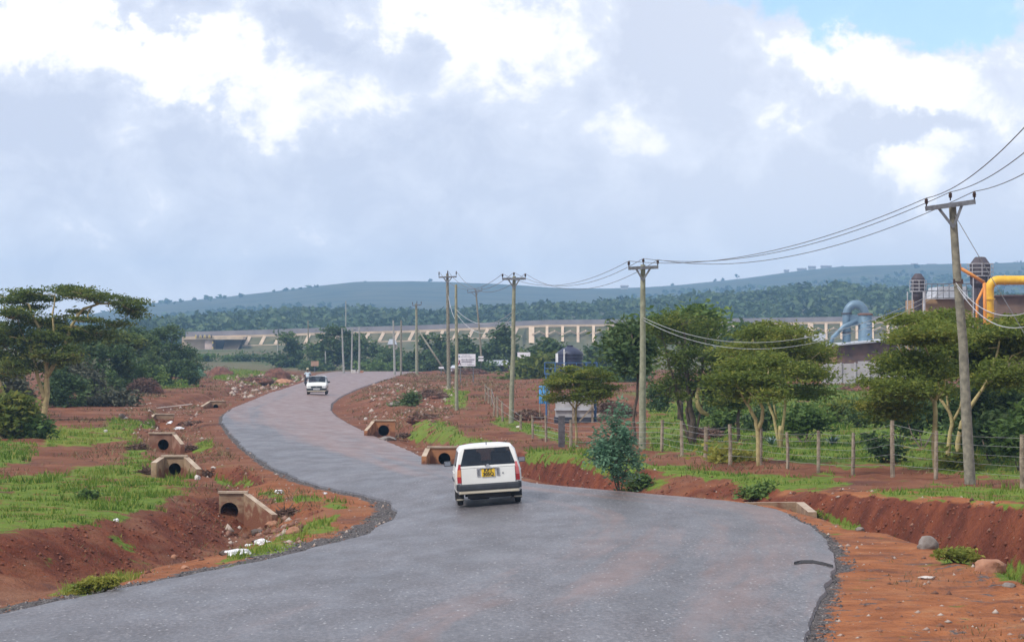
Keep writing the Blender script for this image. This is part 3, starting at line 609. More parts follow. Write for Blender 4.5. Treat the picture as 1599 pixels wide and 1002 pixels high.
# --- right side trees
b = onground(899, 694)
tree('acacia_tree', 'young umbrella acacia with slim yellow trunk in front of the water tank', 'tree', b,
     [(905, 585, 52, 13, 0), (870, 600, 26, 12, -.5), (940, 600, 22, 16, .4), (900, 608, 40, 16, 0), (925, 618, 28, 14, -.6), (870, 620, 20, 8, .5), (930, 582, 26, 7, .8)], 19000, L_LIME, B_FEVER,
     [([(899, 695), (900, 670), (899, 645), (902, 622), (905, 600)], .06, .03), ([(899, 640), (885, 622), (872, 606)], .035, .015), ([(900, 635), (918, 618), (935, 604)], .035, .015)], trunk_r=.05, size=(.04, .09), spray=.24, flat=.2, hue=.02)
b = onground(1082, 692)
tree('bushy_tree', 'tall grey-brown tree with several dark stems behind the fence', 'tree', b,
     [(1065, 500, 40, 14, 0), (1105, 508, 22, 11, 1), (1035, 520, 24, 18, 0), (1075, 530, 46, 20, 1), (1050, 560, 32, 20, 0), (1098, 555, 24, 22, -1), (1072, 590, 38, 20, 1), (1045, 610, 28, 18, 0), (1105, 600, 30, 24, 0)], 12500, L_ACA, B_BROWN,
     [([(1084, 693), (1082, 655), (1076, 615), (1070, 560), (1066, 505)], .16, .04), ([(1060, 688), (1063, 650), (1055, 600), (1040, 550)], .08, .03), ([(1070, 690), (1072, 640), (1095, 590), (1102, 530)], .08, .03), ([(1092, 690), (1094, 640), (1108, 580)], .07, .03)], size=(.045, .11), spray=.34, flat=.45, hue=-.12)
tree('leafy_treetop_tree', 'fresh green leafy tree rising behind the tall grey-brown tree', 'tree', onground(1062, 655),
     [(1050, 502, 36, 12, 0), (1090, 498, 26, 10, 0), (1110, 510, 16, 8, 1), (1025, 515, 20, 12, 0), (1075, 518, 40, 10, 0)], 6000, L_MID, B_BROWN, [([(1062, 655), (1064, 600), (1066, 540), (1068, 505)], .16, .05)], size=(.12, .26), spray=.45, flat=.6, hue=.0)
b = onground(1153, 690)
tree('acacia_tree', 'dark acacia with a thin brown trunk, left behind the two fever trees', 'tree', b,
     [(1140, 560, 34, 18, 1), (1125, 590, 30, 16, 0), (1160, 590, 34, 20, 1), (1145, 620, 36, 18, 0), (1125, 555, 20, 12, 1)], 16000, L_ACA, B_BROWN, [([(1149, 691), (1152, 660), (1155, 635), (1150, 600), (1140, 570)], .08, .03), ([(1154, 640), (1165, 615), (1170, 590)], .05, .02)], size=(.045, .11), spray=.34, flat=.22)
FEV = 'yellow-barked fever trees behind the wooden fence'
b = onground(1185, 726)
tree('fever_tree', 'fever tree whose pale trunk forks just behind the fence, leftmost of the yellow-barked ones', 'tree', b,
     [(1160, 570, 40, 14, 1), (1130, 590, 26, 12, 0), (1185, 590, 36, 14, 0), (1150, 612, 34, 10, .6), (1200, 560, 30, 12, 1), (1190, 615, 30, 10, -.6)], 18000, L_LIME, B_FEVER,
     [([(1185, 727), (1184, 700), (1183, 672), (1180, 655), (1172, 640), (1166, 630)], 0.078, 0.043), ([(1184, 672), (1190, 655), (1191, 638), (1185, 625)], 0.066, 0.043), ([(1166, 631), (1156, 612), (1145, 590)], 0.035, 0.017), ([(1185, 626), (1195, 605), (1200, 580)], 0.035, 0.017), ([(1168, 632), (1175, 600), (1170, 575)], 0.031, 0.017)],
     trunk_r=.06, size=(.04, .09), spray=.32, flat=.2, group=FEV, hue=-.05)
b = onground(1219, 699)
tree('fever_tree', 'broad-crowned fever tree with a slender V-forked yellow trunk between two fence posts', 'tree', b,
     [(1210, 512, 40, 10, 0), (1180, 525, 34, 14, 1), (1240, 522, 28, 14, -1), (1205, 545, 60, 20, 0), (1260, 550, 36, 18, 1), (1155, 550, 30, 16, 0), (1230, 580, 56, 20, -1), (1268, 588, 24, 13, 0), (1180, 575, 40, 18, 1.5), (1284, 562, 12, 7, 1), (1255, 612, 40, 13, 0)], 46000, L_LIME, B_FEVER,
     [([(1219, 700), (1218, 680), (1219, 665)], 0.094, 0.081), ([(1219, 668), (1208, 650), (1200, 628), (1192, 600), (1180, 560), (1176, 530)], 0.058, 0.021), ([(1219, 668), (1225, 645), (1226, 620), (1235, 595), (1245, 560), (1250, 530)], 0.062, 0.021), ([(1213, 655), (1207, 620), (1204, 580), (1210, 530)], 0.039, 0.017), ([(1226, 625), (1215, 600), (1208, 575)], 0.027, 0.013), ([(1232, 600), (1262, 565), (1280, 550)], 0.027, 0.013)],
     trunk_r=.06, size=(.04, .095), spray=.36, flat=.2, group=FEV, hue=.04)
b = onground(1461, 735)
tree('fever_tree', 'straight-trunked fever tree beside a fence post, branches spreading low to its left', 'tree', b,
     [(1432, 500, 36, 11, 1), (1415, 528, 36, 12, 0), (1450, 520, 44, 18, -1), (1418, 560, 36, 14, 1), (1385, 597, 34, 8, 0), (1440, 570, 46, 22, 0), (1410, 605, 46, 16, -1), (1398, 578, 20, 8, 1), (1450, 610, 30, 16, 1), (1385, 615, 26, 9, 0), (1400, 640, 26, 14, .8), (1365, 632, 18, 8, .5)], 48000, L_LIME, B_FEVER,
     [([(1459, 736), (1458, 700), (1460, 665), (1459, 625)], 0.078, 0.064), ([(1460, 630), (1450, 615), (1440, 590), (1415, 560), (1400, 535)], 0.047, 0.017), ([(1460, 626), (1466, 605), (1456, 570), (1440, 530), (1428, 505)], 0.047, 0.017), ([(1458, 627), (1445, 605), (1425, 600)], 0.031, 0.017), ([(1462, 625), (1476, 605), (1474, 580)], 0.031, 0.017)],
     trunk_r=.06, size=(.04, .095), spray=.36, flat=.2, group=FEV, hue=.0)
b = onground(1480, 716)
tree('fever_tree', 'crooked fever tree standing just left behind the leaning power pole', 'tree', b,
     [(1490, 500, 40, 18, 1), (1520, 530, 40, 22, 0), (1480, 545, 36, 20, 1), (1540, 560, 36, 22, 1), (1500, 580, 36, 18, 0)], 22000, L_LIME, B_FEVER,
     [([(1479, 717), (1482, 690), (1487, 662), (1482, 642), (1468, 622)], 0.078, 0.043), ([(1487, 660), (1500, 635), (1505, 600), (1500, 560)], 0.047, 0.025), ([(1482, 645), (1478, 610), (1482, 560)], 0.039, 0.017)],
     trunk_r=.06, size=(.045, .10), spray=.36, flat=.22, group=FEV, hue=-.06)
b = onground(1493, 722)
tree('fever_tree', 'fever tree whose stout yellow trunk leans right behind the leaning power pole', 'tree', b,
     [(1560, 520, 42, 18, 0), (1585, 550, 40, 22, 1), (1545, 590, 34, 20, 1), (1590, 500, 30, 14, 1), (1570, 580, 40, 22, -1), (1610, 530, 40, 30, 1), (1535, 540, 30, 20, 1)], 26000, L_LIME, B_FEVER,
     [([(1491, 723), (1496, 690), (1502, 660), (1512, 640), (1525, 620), (1540, 598), (1555, 560), (1562, 525)], 0.094, 0.025), ([(1538, 602), (1560, 585), (1580, 555)], 0.039, 0.017)],
     trunk_r=.06, size=(.045, .10), spray=.36, flat=.22, group=FEV, hue=-.02)
b = onground(1590, 702)
tree('fever_tree', 'fever tree at the right frame edge with a knotted forked trunk', 'tree', b,
     [(1590, 600, 40, 16, 0), (1620, 560, 40, 30, 1), (1575, 630, 26, 14, 1), (1610, 610, 30, 30, -.5)], 13000, L_ACA, B_FEVER,
     [([(1589, 703), (1591, 680), (1590, 655), (1583, 630), (1577, 600)], 0.078, 0.043), ([(1591, 660), (1597, 632), (1602, 600)], 0.055, 0.034)], trunk_r=.06, size=(.045, .10), spray=.34, flat=.22, group=FEV, hue=.0)
UND = 'understorey bushes behind the wooden fence'
for lab, x, y, cl, n, lm, hu in (
    ('dark green bush in the shade right of the leaning power pole', 1545, 720, [(1545, 680, 30, 30, 0), (1570, 650, 30, 36, 2), (1530, 640, 26, 30, 3)], 7000, L_DARK, .05),
    ('dense dark bush between the fever trunks and the leaning pole', 1440, 700, [(1435, 655, 30, 26, 2), (1470, 640, 34, 34, 3), (1415, 640, 22, 20, 2)], 7000, L_DARK, .0),
    ('feathery green bush merging the boughs right of the leaning pole', 1560, 712, [(1560, 610, 34, 24, 2), (1585, 640, 26, 22, 1), (1535, 625, 24, 20, 3)], 9000, L_LIME, -.12),
    ('low feathery green bush left of the straight fever trunk', 1405, 690, [(1400, 630, 36, 14, 1), (1380, 650, 22, 12, 0), (1425, 640, 22, 14, 1)], 6000, L_LIME, -.12),
    ('dark bush filling the gap behind the crooked fever tree', 1510, 705, [(1505, 640, 30, 40, 3), (1520, 690, 22, 16, 1)], 6000, L_DARK, .0),
    ('feathery bush low at the right frame edge', 1590, 735, [(1585, 690, 22, 26, 0), (1605, 660, 20, 30, 1)], 4000, L_MID, -.15),
    ('dull green thorn bush right of the V-forked fever tree', 1255, 690, [(1260, 652, 28, 22, 1), (1240, 660, 18, 16, 1), (1280, 660, 16, 14, 1)], 4200, L_MID, -.1),
    ('dark rounded bush between the second pole and the grey-brown tree', 1030, 642, [(1030, 620, 20, 20, 0), (1022, 630, 16, 10, 0)], 2600, L_DARK, .05),
    ('bright green low bush left of the thin brown acacia trunk', 1128, 676, [(1128, 655, 20, 14, 0), (1138, 645, 14, 8, 0), (1115, 664, 14, 8, 0)], 2600, L_MID, .1),
    ('dark bush behind the leftmost fever tree', 1200, 672, [(1195, 650, 24, 22, 0), (1175, 655, 20, 16, 1)], 3200, L_DARK, .05),
    ('green bush behind the fence between the fever trees', 1100, 655, [(1110, 630, 24, 26, 1), (1095, 640, 20, 14, 0)], 3000, L_DARK, .15),
    ('small round bush on the slope below the block wall', 1345, 668, [(1345, 640, 14, 16, 0), (1340, 655, 18, 10, 0)], 1800, L_DARK, .1),
    ('pale scrub below the reddish rubble mound', 1310, 660, [(1305, 640, 18, 12, 0), (1325, 648, 18, 8, 0)], 1800, L_ACA, .15),
    ('bare-looking dark thorn shrub by the fence wires', 1383, 722, [(1378, 694, 16, 12, 0), (1392, 706, 10, 12, 0), (1366, 688, 8, 6, 0)], 900, L_DARK, -.2),
    ('yellow-green weed clump at the foot of the leaning fever tree', 1500, 732, [(1500, 722, 18, 8, 0)], 900, L_LIME, .3),
    ('low yellow-flowered bush behind the fence left of the pale forked trunk', 1130, 722, [(1130, 712, 16, 5, 0), (1160, 716, 14, 4, 0)], 900, L_LIME, .3)):
    bush(lab, x, y, cl, n, lm, size=(.06, .16), group=UND, hue=hu, spray=.26)
b = onground(968, 768)
tree('sapling', 'bushy bluish-green sapling standing at the road edge right of the white car', 'sapling', b,
     [(960, 692, 26, 26, 0), (940, 684, 14, 18, 0), (982, 692, 14, 22, 0), (962, 660, 18, 16, 0), (972, 640, 7, 14, 0), (958, 715, 32, 20, 0), (975, 735, 20, 16, 0), (935, 710, 14, 14, 0), (990, 720, 12, 14, 0)], 5200, L_BLUE, B_BROWN,
     [([(966, 769), (964, 745), (962, 715), (966, 670), (972, 630)], .035, .01), ([(968, 769), (975, 740), (985, 700)], .022, .008), ([(964, 769), (955, 735), (942, 690)], .022, .008)], trunk_r=.02, size=(.035, .085), spray=.13, flat=.9, aspect=.38, hue=-.05)
bush('small dark green bush at the base of the bluish sapling', 990, 768, [(990, 755, 14, 14, 0), (1005, 748, 9, 9, 0)], 1800, L_MID, size=(.04, .1), spray=.14, hue=-.2)
bush('bright green weed bush above the right-hand culvert slab', 1180, 776, [(1182, 769, 22, 8, 0), (1195, 766, 12, 8, 0)], 2000, L_MID, size=(.04, .1), spray=.12, hue=.1)
bush('dark green shrub growing on the red slope inside the far bend', 634, 633, [(641, 620, 10, 8, 0), (630, 630, 13, 6, 0)], 1500, L_DARK, size=(.08, .18), hue=.15)
bush('round olive bush on the left grass bank', 136, 778, [(137, 771, 14, 8, 0)], 1100, L_MID, size=(.03, .08), spray=.1, hue=-.2)
bush('yellow-green weed clump at the foot of the left red bank', 150, 926, [(145, 912, 20, 8, 0), (178, 908, 20, 6, 0), (118, 922, 14, 7, 0)], 3600, L_LIME, size=(.02, .06), spray=.07, hue=.4)
bush('tuft of bright weeds beside the orange boulder', 1500, 878, [(1498, 867, 28, 7, 0), (1478, 864, 14, 5, 0)], 2600, L_LIME, size=(.02, .06), spray=.07, hue=.2)
bush('weed tuft at the end of the right culvert slab', 1290, 806, [(1275, 802, 14, 5, 0), (1310, 812, 22, 6, 0)], 2200, L_LIME, size=(.02, .06), spray=.07, hue=.05)
def agave(lab, x, y, r):
    b = onground(x, y); root = thing('agave_plant', lab, 'agave', b, 'agave plants behind the fence'); mb = MB()
    for k in range(22):
        a = k * 2.4; e = R.uniform(.25, 1.1); d = Vector((math.cos(a) * math.cos(e), math.sin(a) * math.cos(e), math.sin(e))); s = Vector((-math.sin(a), math.cos(a), 0)) * r * .06
        m = b + d * r * .55; t = b + d * r + Vector((0, 0, -.12 * r)); mb.add([b - s * .6, b + s * .6, m + s, m - s, t, m + Vector((0, 0, -.03))], [(0, 1, 2, 3), (3, 2, 4), (0, 5, 1)])
    mb.build('leaf_rosette', mat('agave_leaf', (.16, .24, .21), .5, col2=(.09, .15, .12), scale=3), root)
agave('grey-green agave left of a fence post near the V-forked fever tree', 1300, 694, .55)
agave('grey-green agave behind the leftmost fever tree trunk', 1205, 694, .5)
def slim(x, y):
    b = onground(x, y)
    tree('slim_tree', 'slim dark tree with a bent bare trunk left of the second power pole', 'tree', b, [(985, 520, 32, 18, 1), (965, 545, 22, 14, 0), (1000, 545, 22, 16, 1), (990, 570, 20, 14, 0)], 5000, L_DARK, B_BROWN,
         [([(991, 690), (989, 655), (995, 620), (996, 590), (990, 555), (986, 520)], .07, .03), ([(995, 600), (1002, 570), (1000, 545)], .03, .015)], size=(.09, .2), spray=.35, flat=.5, hue=.05)
slim(991, 690)
# --- trees beyond the bend
FAR = 'trees on the far side of the hilltop bend'
for lab, x, Y, z, cl, n, lm, hu in (
    ('tall dark tree standing before the embankment, left of the motorcyclist', 450, 560, .3, [(447, 530, 14, 14, 0), (452, 550, 20, 18, 1), (440, 565, 20, 14, 0), (460, 572, 18, 12, 0)], 4200, L_DARK, .0),
    ('wide dark tree above the white oncoming car', 520, 530, .2, [(525, 525, 22, 14, 0), (505, 545, 22, 16, 0), (540, 545, 22, 18, 0), (520, 565, 34, 16, 0)], 5600, L_DARK, .02),
    ('dark tree right of the wide one behind three thin poles', 570, 540, .2, [(565, 540, 20, 18, 0), (585, 555, 20, 16, 0), (560, 570, 26, 12, 0)], 4200, L_DARK, -.05),
    ('low dark tree behind the pair of poles near the crest', 612, 520, .1, [(610, 562, 24, 16, 0), (598, 572, 16, 10, 0), (630, 570, 18, 12, 0)], 3600, L_DARK, .0),
    ('dark tree behind the pole with a slanting prop', 668, 500, .1, [(672, 545, 24, 20, 0), (655, 565, 18, 16, 0), (685, 568, 20, 14, 0)], 4200, L_DARK, .0),
    ('dark tree behind the white billboard', 725, 480, .1, [(715, 545, 24, 20, 0), (745, 550, 24, 18, 0), (700, 560, 20, 16, 0)], 4400, L_DARK, -.03),
    ('tall narrow dark tree left of the third pole', 783, 470, .1, [(782, 525, 12, 20, 0), (785, 550, 22, 20, 0), (770, 560, 18, 14, 0)], 3800, L_DARK, .0),
    ('leafy green tree with flat boughs beside the third pole', 830, 330, .3, [(832, 570, 30, 12, 0), (815, 585, 26, 10, 0), (850, 588, 26, 10, 0), (830, 600, 30, 8, 0), (805, 598, 18, 5, 0)], 5000, L_ACA, .05),
    ('dark green tree right of the water tank', 945, 420, .3, [(940, 548, 26, 18, 0), (965, 535, 24, 16, 0), (925, 565, 22, 14, 0), (970, 560, 24, 20, 0)], 5000, L_DARK, .05),
    ('round green bush just right of the tank platform', 955, 300, .4, [(955, 590, 34, 14, 0), (985, 585, 26, 16, 0), (930, 598, 20, 10, 0)], 4200, L_MID, -.05),
    ('leafy tree between the tank and the third pole', 862, 400, .3, [(855, 548, 20, 14, 0), (840, 556, 20, 12, 0), (870, 555, 14, 12, 0)], 3000, L_DARK, .05),
    ('grey-green tree behind the leafy treetop right of the second pole', 1165, 330, .6, [(1165, 520, 18, 14, 0), (1150, 535, 20, 12, 0), (1180, 540, 20, 14, 0)], 3600, L_DARK, .08)):
    q = at(x, 540, Y); b = Vector((q.x, Y, gz(q.x, Y)))
    if abs(Y - 540) < 200: b.z = min(b.z, 1.)
    tree('far_tree', lab, 'tree', b, cl, n, lm, B_BROWN, None, .16, (.2, .48), .75, .55, FAR, hue=hu, aspect=.45)
for i, (x, Y, w, h, lab) in enumerate(((495, 520, 20, 9, 'low scrub under the brown sign beyond the crest'), (590, 500, 26, 8, 'low scrub strip beside the crest poles'), (685, 480, 22, 10, 'bright low scrub right of the propped pole'), (345, 640, 34, 8, 'low green scrub below the rail bridge'), (400, 640, 30, 7, 'low green scrub left of the tall far tree'), (640, 500, 22, 9, 'dull scrub at the foot of the propped pole'), (760, 430, 18, 8, 'scrub beside the low shed'))):
    q = at(x, 540, Y); b = Vector((q.x, Y, gz(q.x, Y))); yb = float(proj(b.x, b.y, b.z)[1])
    tree('scrub', lab, 'bush', b, [(x - w / 2, yb - h * .8, w * .7, h, 0), (x + w / 2, yb - h * .6, w * .7, h * .8, 0)], 1500, L_MID if i % 2 else L_DARK, B_BROWN, None, .06, (.18, .42), .6, .6, 'scrub beyond the hilltop bend', aspect=.45, crown='foliage')

k = MB(); Yb = onground(1095, 690).y - .3; P = [at(x, y, Yb) for x, y in ((1091, 600), (1088.5, 622), (1090, 634), (1096, 643), (1107, 648))]; k.tube(P, [.05, .09, .10, .10, .07], 9, jit=.05); o_ = k.build('hanging_branch', B_FEVER, smooth=True); tag(o_, 'bent pale yellow broken branch hanging beside the grey-brown tree stems', 'branch')
# ---------------------------------------------------------------- poles, wires, fences
M_POLE = mat('weathered_pole_wood', (.27, .25, .19), .9, col2=(.15, .14, .11), scale=7, bump=.5, bscale=30)
M_POLEG = mat('greenish_treated_pole', (.30, .30, .21), .9, col2=(.20, .20, .14), scale=6, bump=.4, bscale=30)
M_GREYP = mat('pale_grey_pole', (.36, .36, .33), .9, col2=(.25, .25, .23), scale=6, bump=.3, bscale=30)
M_STEEL = mat('dull_galvanised_steel', (.22, .23, .25), .55, col2=(.13, .13, .14), scale=8, metal=.5)
M_INS = mat('brown_insulator', (.06, .035, .03), .35, scale=8)
M_WIRE = mat('aluminium_wire', (.13, .13, .14), .6, scale=3)
M_WWIRE = mat('pale_service_wire', (.42, .43, .45), .6, scale=3)
TOPS = {}
def pole(key, label, xb, yb, xt, yt, r=.13, m=None, arm=None, armm=None, Y=None, group='wooden power poles', brace=True, ins=3, insh=.22, n=10):
    if Y is None: b = hit(xb, yb)
    else: q = at(xb, yb, Y); b = Vector((q.x, Y, gz(q.x, Y)))
    Y = b.y; t = at(xt, yt, Y); root = thing('power_pole', label, 'power pole', b, group); s = Y / F
    k = MB(); md = b.lerp(t, .5) + Vector((R.uniform(-.04, .04), 0, 0))
    k.tube([b - Vector((0, 0, .3)), b.lerp(t, .25), md, b.lerp(t, .75), t], [r * 1.08, r, r * .9, r * .8, r * .7], n, jit=.02); k.build('shaft', m or M_POLE, root, smooth=40)
    TOPS[key] = [t]
    if arm:
        (x1, y1, x2, y2) = arm; a = at(x1, y1, Y - r - .06); c = at(x2, y2, Y - r - .06)
        k = MB(); k.beam(a, c, .10, .12); k.build('crossarm', armm or M_STEEL, root)
        if brace:
            j = at(xt + (xb - xt) * .07, yt + (yb - yt) * .085, Y - r - .05)
            for e in (.27, .73):
                k = MB(); k.beam(a.lerp(c, e) + Vector((0, 0, -.04)), j, .04, .07); k.build('brace', armm or M_STEEL, root)
        TOPS[key] = []
        for e in ([.02, .5, .98] if ins == 3 else [.02, .98]):
            p = a.lerp(c, e) + Vector((0, 0, .05 if e != .5 else .12)); k = MB()
            k.lathe(p, [(.018, 0), (.018, insh * .3), (.05, insh * .35), (.035, insh * .5), (.055, insh * .55), (.038, insh * .72), (.05, insh * .78), (.02, insh)], 8); k.build('insulator', M_INS, root, smooth=True)
            TOPS[key].append(p + Vector((0, 0, insh)))
    return root
p0 = pole('P0', 'wooden power pole beside the road', 1770, 1010, 1770, 100, .13, M_POLE, (1700, 104, 1840, 100), Y=46)
pole('P1', 'tall leaning power pole at the right, weathered, with a tilted crossarm', 1516, 755, 1487, 318, .135, M_POLE, (1445, 326, 1523, 315))
pole('P2', 'upright power pole with braced crossarm left of the tall grey-brown tree', 1003, 700, 1004, 413, .125, M_POLEG, (981, 419, 1028, 417))
pole('P3', 'power pole with braced crossarm left of the water tank', 798, 660, 803, 431, .125, M_POLEG, (784, 435.5, 821, 435))
pole('P4', 'yellow-footed power pole on the red slope with a thin crossarm, left of the white billboard', 701, 606, 698.5, 427, .15, M_POLE, (685, 433, 713, 432), insh=.4)
pole('P5', 'pole without crossarm standing just in front of the white billboard', 713, 640, 712, 444, .105, M_POLEG)
pole('P6', 'crooked thin power pole right of the white billboard', 753.5, 578, 743, 453, .14, M_POLE, (730, 457, 753, 454), Y=440, insh=.4)
pole('P7', 'bare upright pole with a slanting prop at the road crest', 651, 586, 650, 474, .19, M_POLEG, (644, 477, 658, 476), Y=400, brace=False, insh=.4)
TH = 'thin poles at the hilltop bend'
for k, (xb, yt, xt, Y, r, lab) in enumerate(((616.5, 500, 614, 440, .16, 'thin grey pole nearest the propped pole, left of the slanting prop'), (626, 500, 626.5, 430, .16, 'thin brown pole close beside the grey one near the propped pole'),
    (561, 510, 561, 470, .16, 'thin whitish pole at the crest, rightmost of three standing together'), (549, 512, 550, 470, .14, 'thin pole at the crest, middle of three standing together'), (537, 512, 534, 470, .15, 'thin pole at the crest, leftmost of three, leaning slightly left'),
    (434, 521, 434, 560, .15, 'thin pale pole in front of the tall far tree'), (482, 500, 481, 560, .15, 'thin brown pole rising above the motorcyclist'), (509, 548, 508, 520, .13, 'short pale pole above the white oncoming car'), (540, 470, 540, 700, .16, 'thin faint pole rising before the wooded hill, above the three crest poles'))):
    pole('T%d' % k, lab, xb, 570, xt, yt, r, M_GREYP if k not in (1, 6) else M_POLE, Y=Y, group=TH, n=7)
b = Vector(at(700, 588, 398)); b.z = gz(b.x, b.y); r_ = thing('prop_pole', 'slanting timber prop leaning up against the propped pole at the crest', 'pole', b); k = MB(); k.tube([b - Vector((0, 0, .2)), at(653, 515, 399.7)], [.13, .10], 7); k.build('shaft', M_POLE, r_, smooth=True)
def wire(label, a, b, sag, r=.012, m=None, n=26, group='overhead power lines'):
    k = MB(); P = [a.lerp(b, t / n) - Vector((0, 0, sag * 4 * (t / n) * (1 - t / n))) for t in range(n + 1)]
    Ym = (a.y + b.y) / 2; k.tube(P, [max(r, p.y * .72e-4) for p in P], 5, cap=False); o = k.build('power_line', m or M_WIRE); tag(o, label, 'power line', group); return o
side_n = ('left', 'middle', 'right')
for i in range(3):
    wire('%s conductor from the tall leaning pole up out of frame at the right' % side_n[i], TOPS['P1'][i], TOPS['P0'][i], .42, .011)
    wire('%s conductor sagging between the tall leaning pole and the second pole' % side_n[i], TOPS['P2'][i], TOPS['P1'][i], .62 + .08 * i, .011)
    wire('%s conductor sagging between the second pole and the pole by the tank' % side_n[i], TOPS['P3'][i], TOPS['P2'][i], .75 + .1 * i, .010)
    wire('%s conductor between the pole by the tank and the yellow-footed pole' % side_n[i], TOPS['P4'][i], TOPS['P3'][i], 1.1 + .1 * i, .010)
Y1 = TOPS['P1'][1].y; Y2 = TOPS['P2'][1].y; Y3 = TOPS['P3'][1].y
bk = MB()
for n_, (y1, y2, sg) in enumerate(((441, 496, 1.2), (446, 500, 1.32))):
    wire(('upper' if n_ == 0 else 'lower') + ' pale service cable sagging across the trees between the first two poles', at(1005, y2, Y2), at(1492, y1, Y1 - .1), sg, .007, M_WWIRE, group='pale service cables')
wire('pale service cable curving from the tall pole out of frame, upper one', at(1492, 441, Y1 - .1), at(1770, 330, 46), 1.15, .010, M_WWIRE, group='pale service cables')
wire('pale service cable curving from the tall pole out of frame, lower one', at(1495, 448, Y1 - .1), at(1770, 352, 46), 1.25, .010, M_WWIRE, group='pale service cables')
wire('upper pale cable from the pole before the billboard to the tank pole', at(713, 484, TOPS['P5'][0].y), at(801, 486, Y3), .75, .010, M_WWIRE, group='pale service cables')
wire('lower pale cable from the pole before the billboard to the tank pole', at(713, 490, TOPS['P5'][0].y), at(801, 492, Y3), 1.05, .010, M_WWIRE, group='pale service cables')
wire('steep pale cable between the yellow-footed pole and the pole beside it', at(700, 462, TOPS['P4'][0].y), at(712, 500, TOPS['P5'][0].y), .3, .010, M_WWIRE, group='pale service cables')
q = at(1745, 745, 79); q.z = gz(q.x, q.y)
wire('straight stay wire slanting down from the top of the tall leaning pole', at(1491, 336, Y1), q, .02, .010, group='stay wires')
k = MB(); b_ = at(1496, 441, Y1 - .2); k.box(b_, (.26, .10, .06)); k.box(b_ + Vector((-.1, 0, .05)), (.05, .05, .08)); k.box(b_ + Vector((.1, 0, .05)), (.05, .05, .08)); o_ = k.build('line_bracket', M_INS); tag(o_, 'small dark bracket holding the service cables on the tall leaning pole', 'bracket')
# fence along the field
M_POST = mat('grey_fence_timber', (.33, .27, .20), .9, col2=(.18, .14, .10), scale=6, bump=.6, bscale=25)
M_POSTD = mat('dark_fence_timber', (.12, .11, .12), .9, col2=(.06, .055, .06), scale=6, bump=.4, bscale=25)
M_FW = mat('fence_wire', (.34, .34, .34), .5, scale=4, metal=.4)
def fence(name, label, posts, strands, r=.055, over=()):
    B = [hit(x, yb) for x, yt, yb in posts]; root = thing(name, label, 'fence', B[len(B) // 2]); T_ = []
    for (x, yt, yb), b in zip(posts, B):
        t = at(x + R.uniform(-1.5, 1.5), yt, b.y); T_.append(t); k = MB(); rr = r * R.uniform(.85, 1.2)
        k.tube([b - Vector((0, 0, .25)), b.lerp(t, .5) + Vector((R.uniform(-.02, .02), 0, 0)), t], [rr * 1.05, rr, rr * .9], 8, jit=.08); k.build('post', M_POST, root, smooth=40)
    for f in strands:
        k = MB(); P = []
        for i, (b, t) in enumerate(zip(B, T_)):
            p = b.lerp(t, f) + Vector((0, -r, 0))
            if P: P.append(P[-1].lerp(p, .5) - Vector((0, 0, .015)))
            P.append(p)
        for p in over: P.append(p + Vector((0, 0, 1.35 * f)))
        k.tube(P, [max(.004, p.y * 4.6e-5) for p in P], 4, cap=False); k.build('wire', M_FW, root)
    return root
ov = hit(1700, 774)
fence('wire_fence', 'timber post and wire fence along the field at the right', [(832, 648, 684), (853, 648, 690), (891, 655, 699), (1033, 655, 703), (1065, 657, 712), (1101, 666, 716), (1140, 662, 724), (1187, 668, 727), (1230, 674, 731), (1278, 672, 738), (1331, 675, 741), (1394, 656, 744), (1461, 672, 748), (1597, 678, 762)],
      (.93, .76, .58, .40, .22), .055, (ov,))
fence('wire_fence', 'row of leaning thin fence posts on the red slope left of the tank pole', [(758, 599, 626), (763, 604, 629), (767, 606, 633), (771, 620, 649), (777, 617, 651), (785, 625, 658), (813, 647, 670)], (.9, .5), .06)
b = hit(877, 697); k = MB(); s = b.y / F; k.box(b + Vector((0, 0, .55)), (.27, .22, 1.35), bev=.015); o_ = k.build('gate_post', M_POSTD); tag(o_, 'thick dark square gate post left of the slim acacia trunk', 'post')
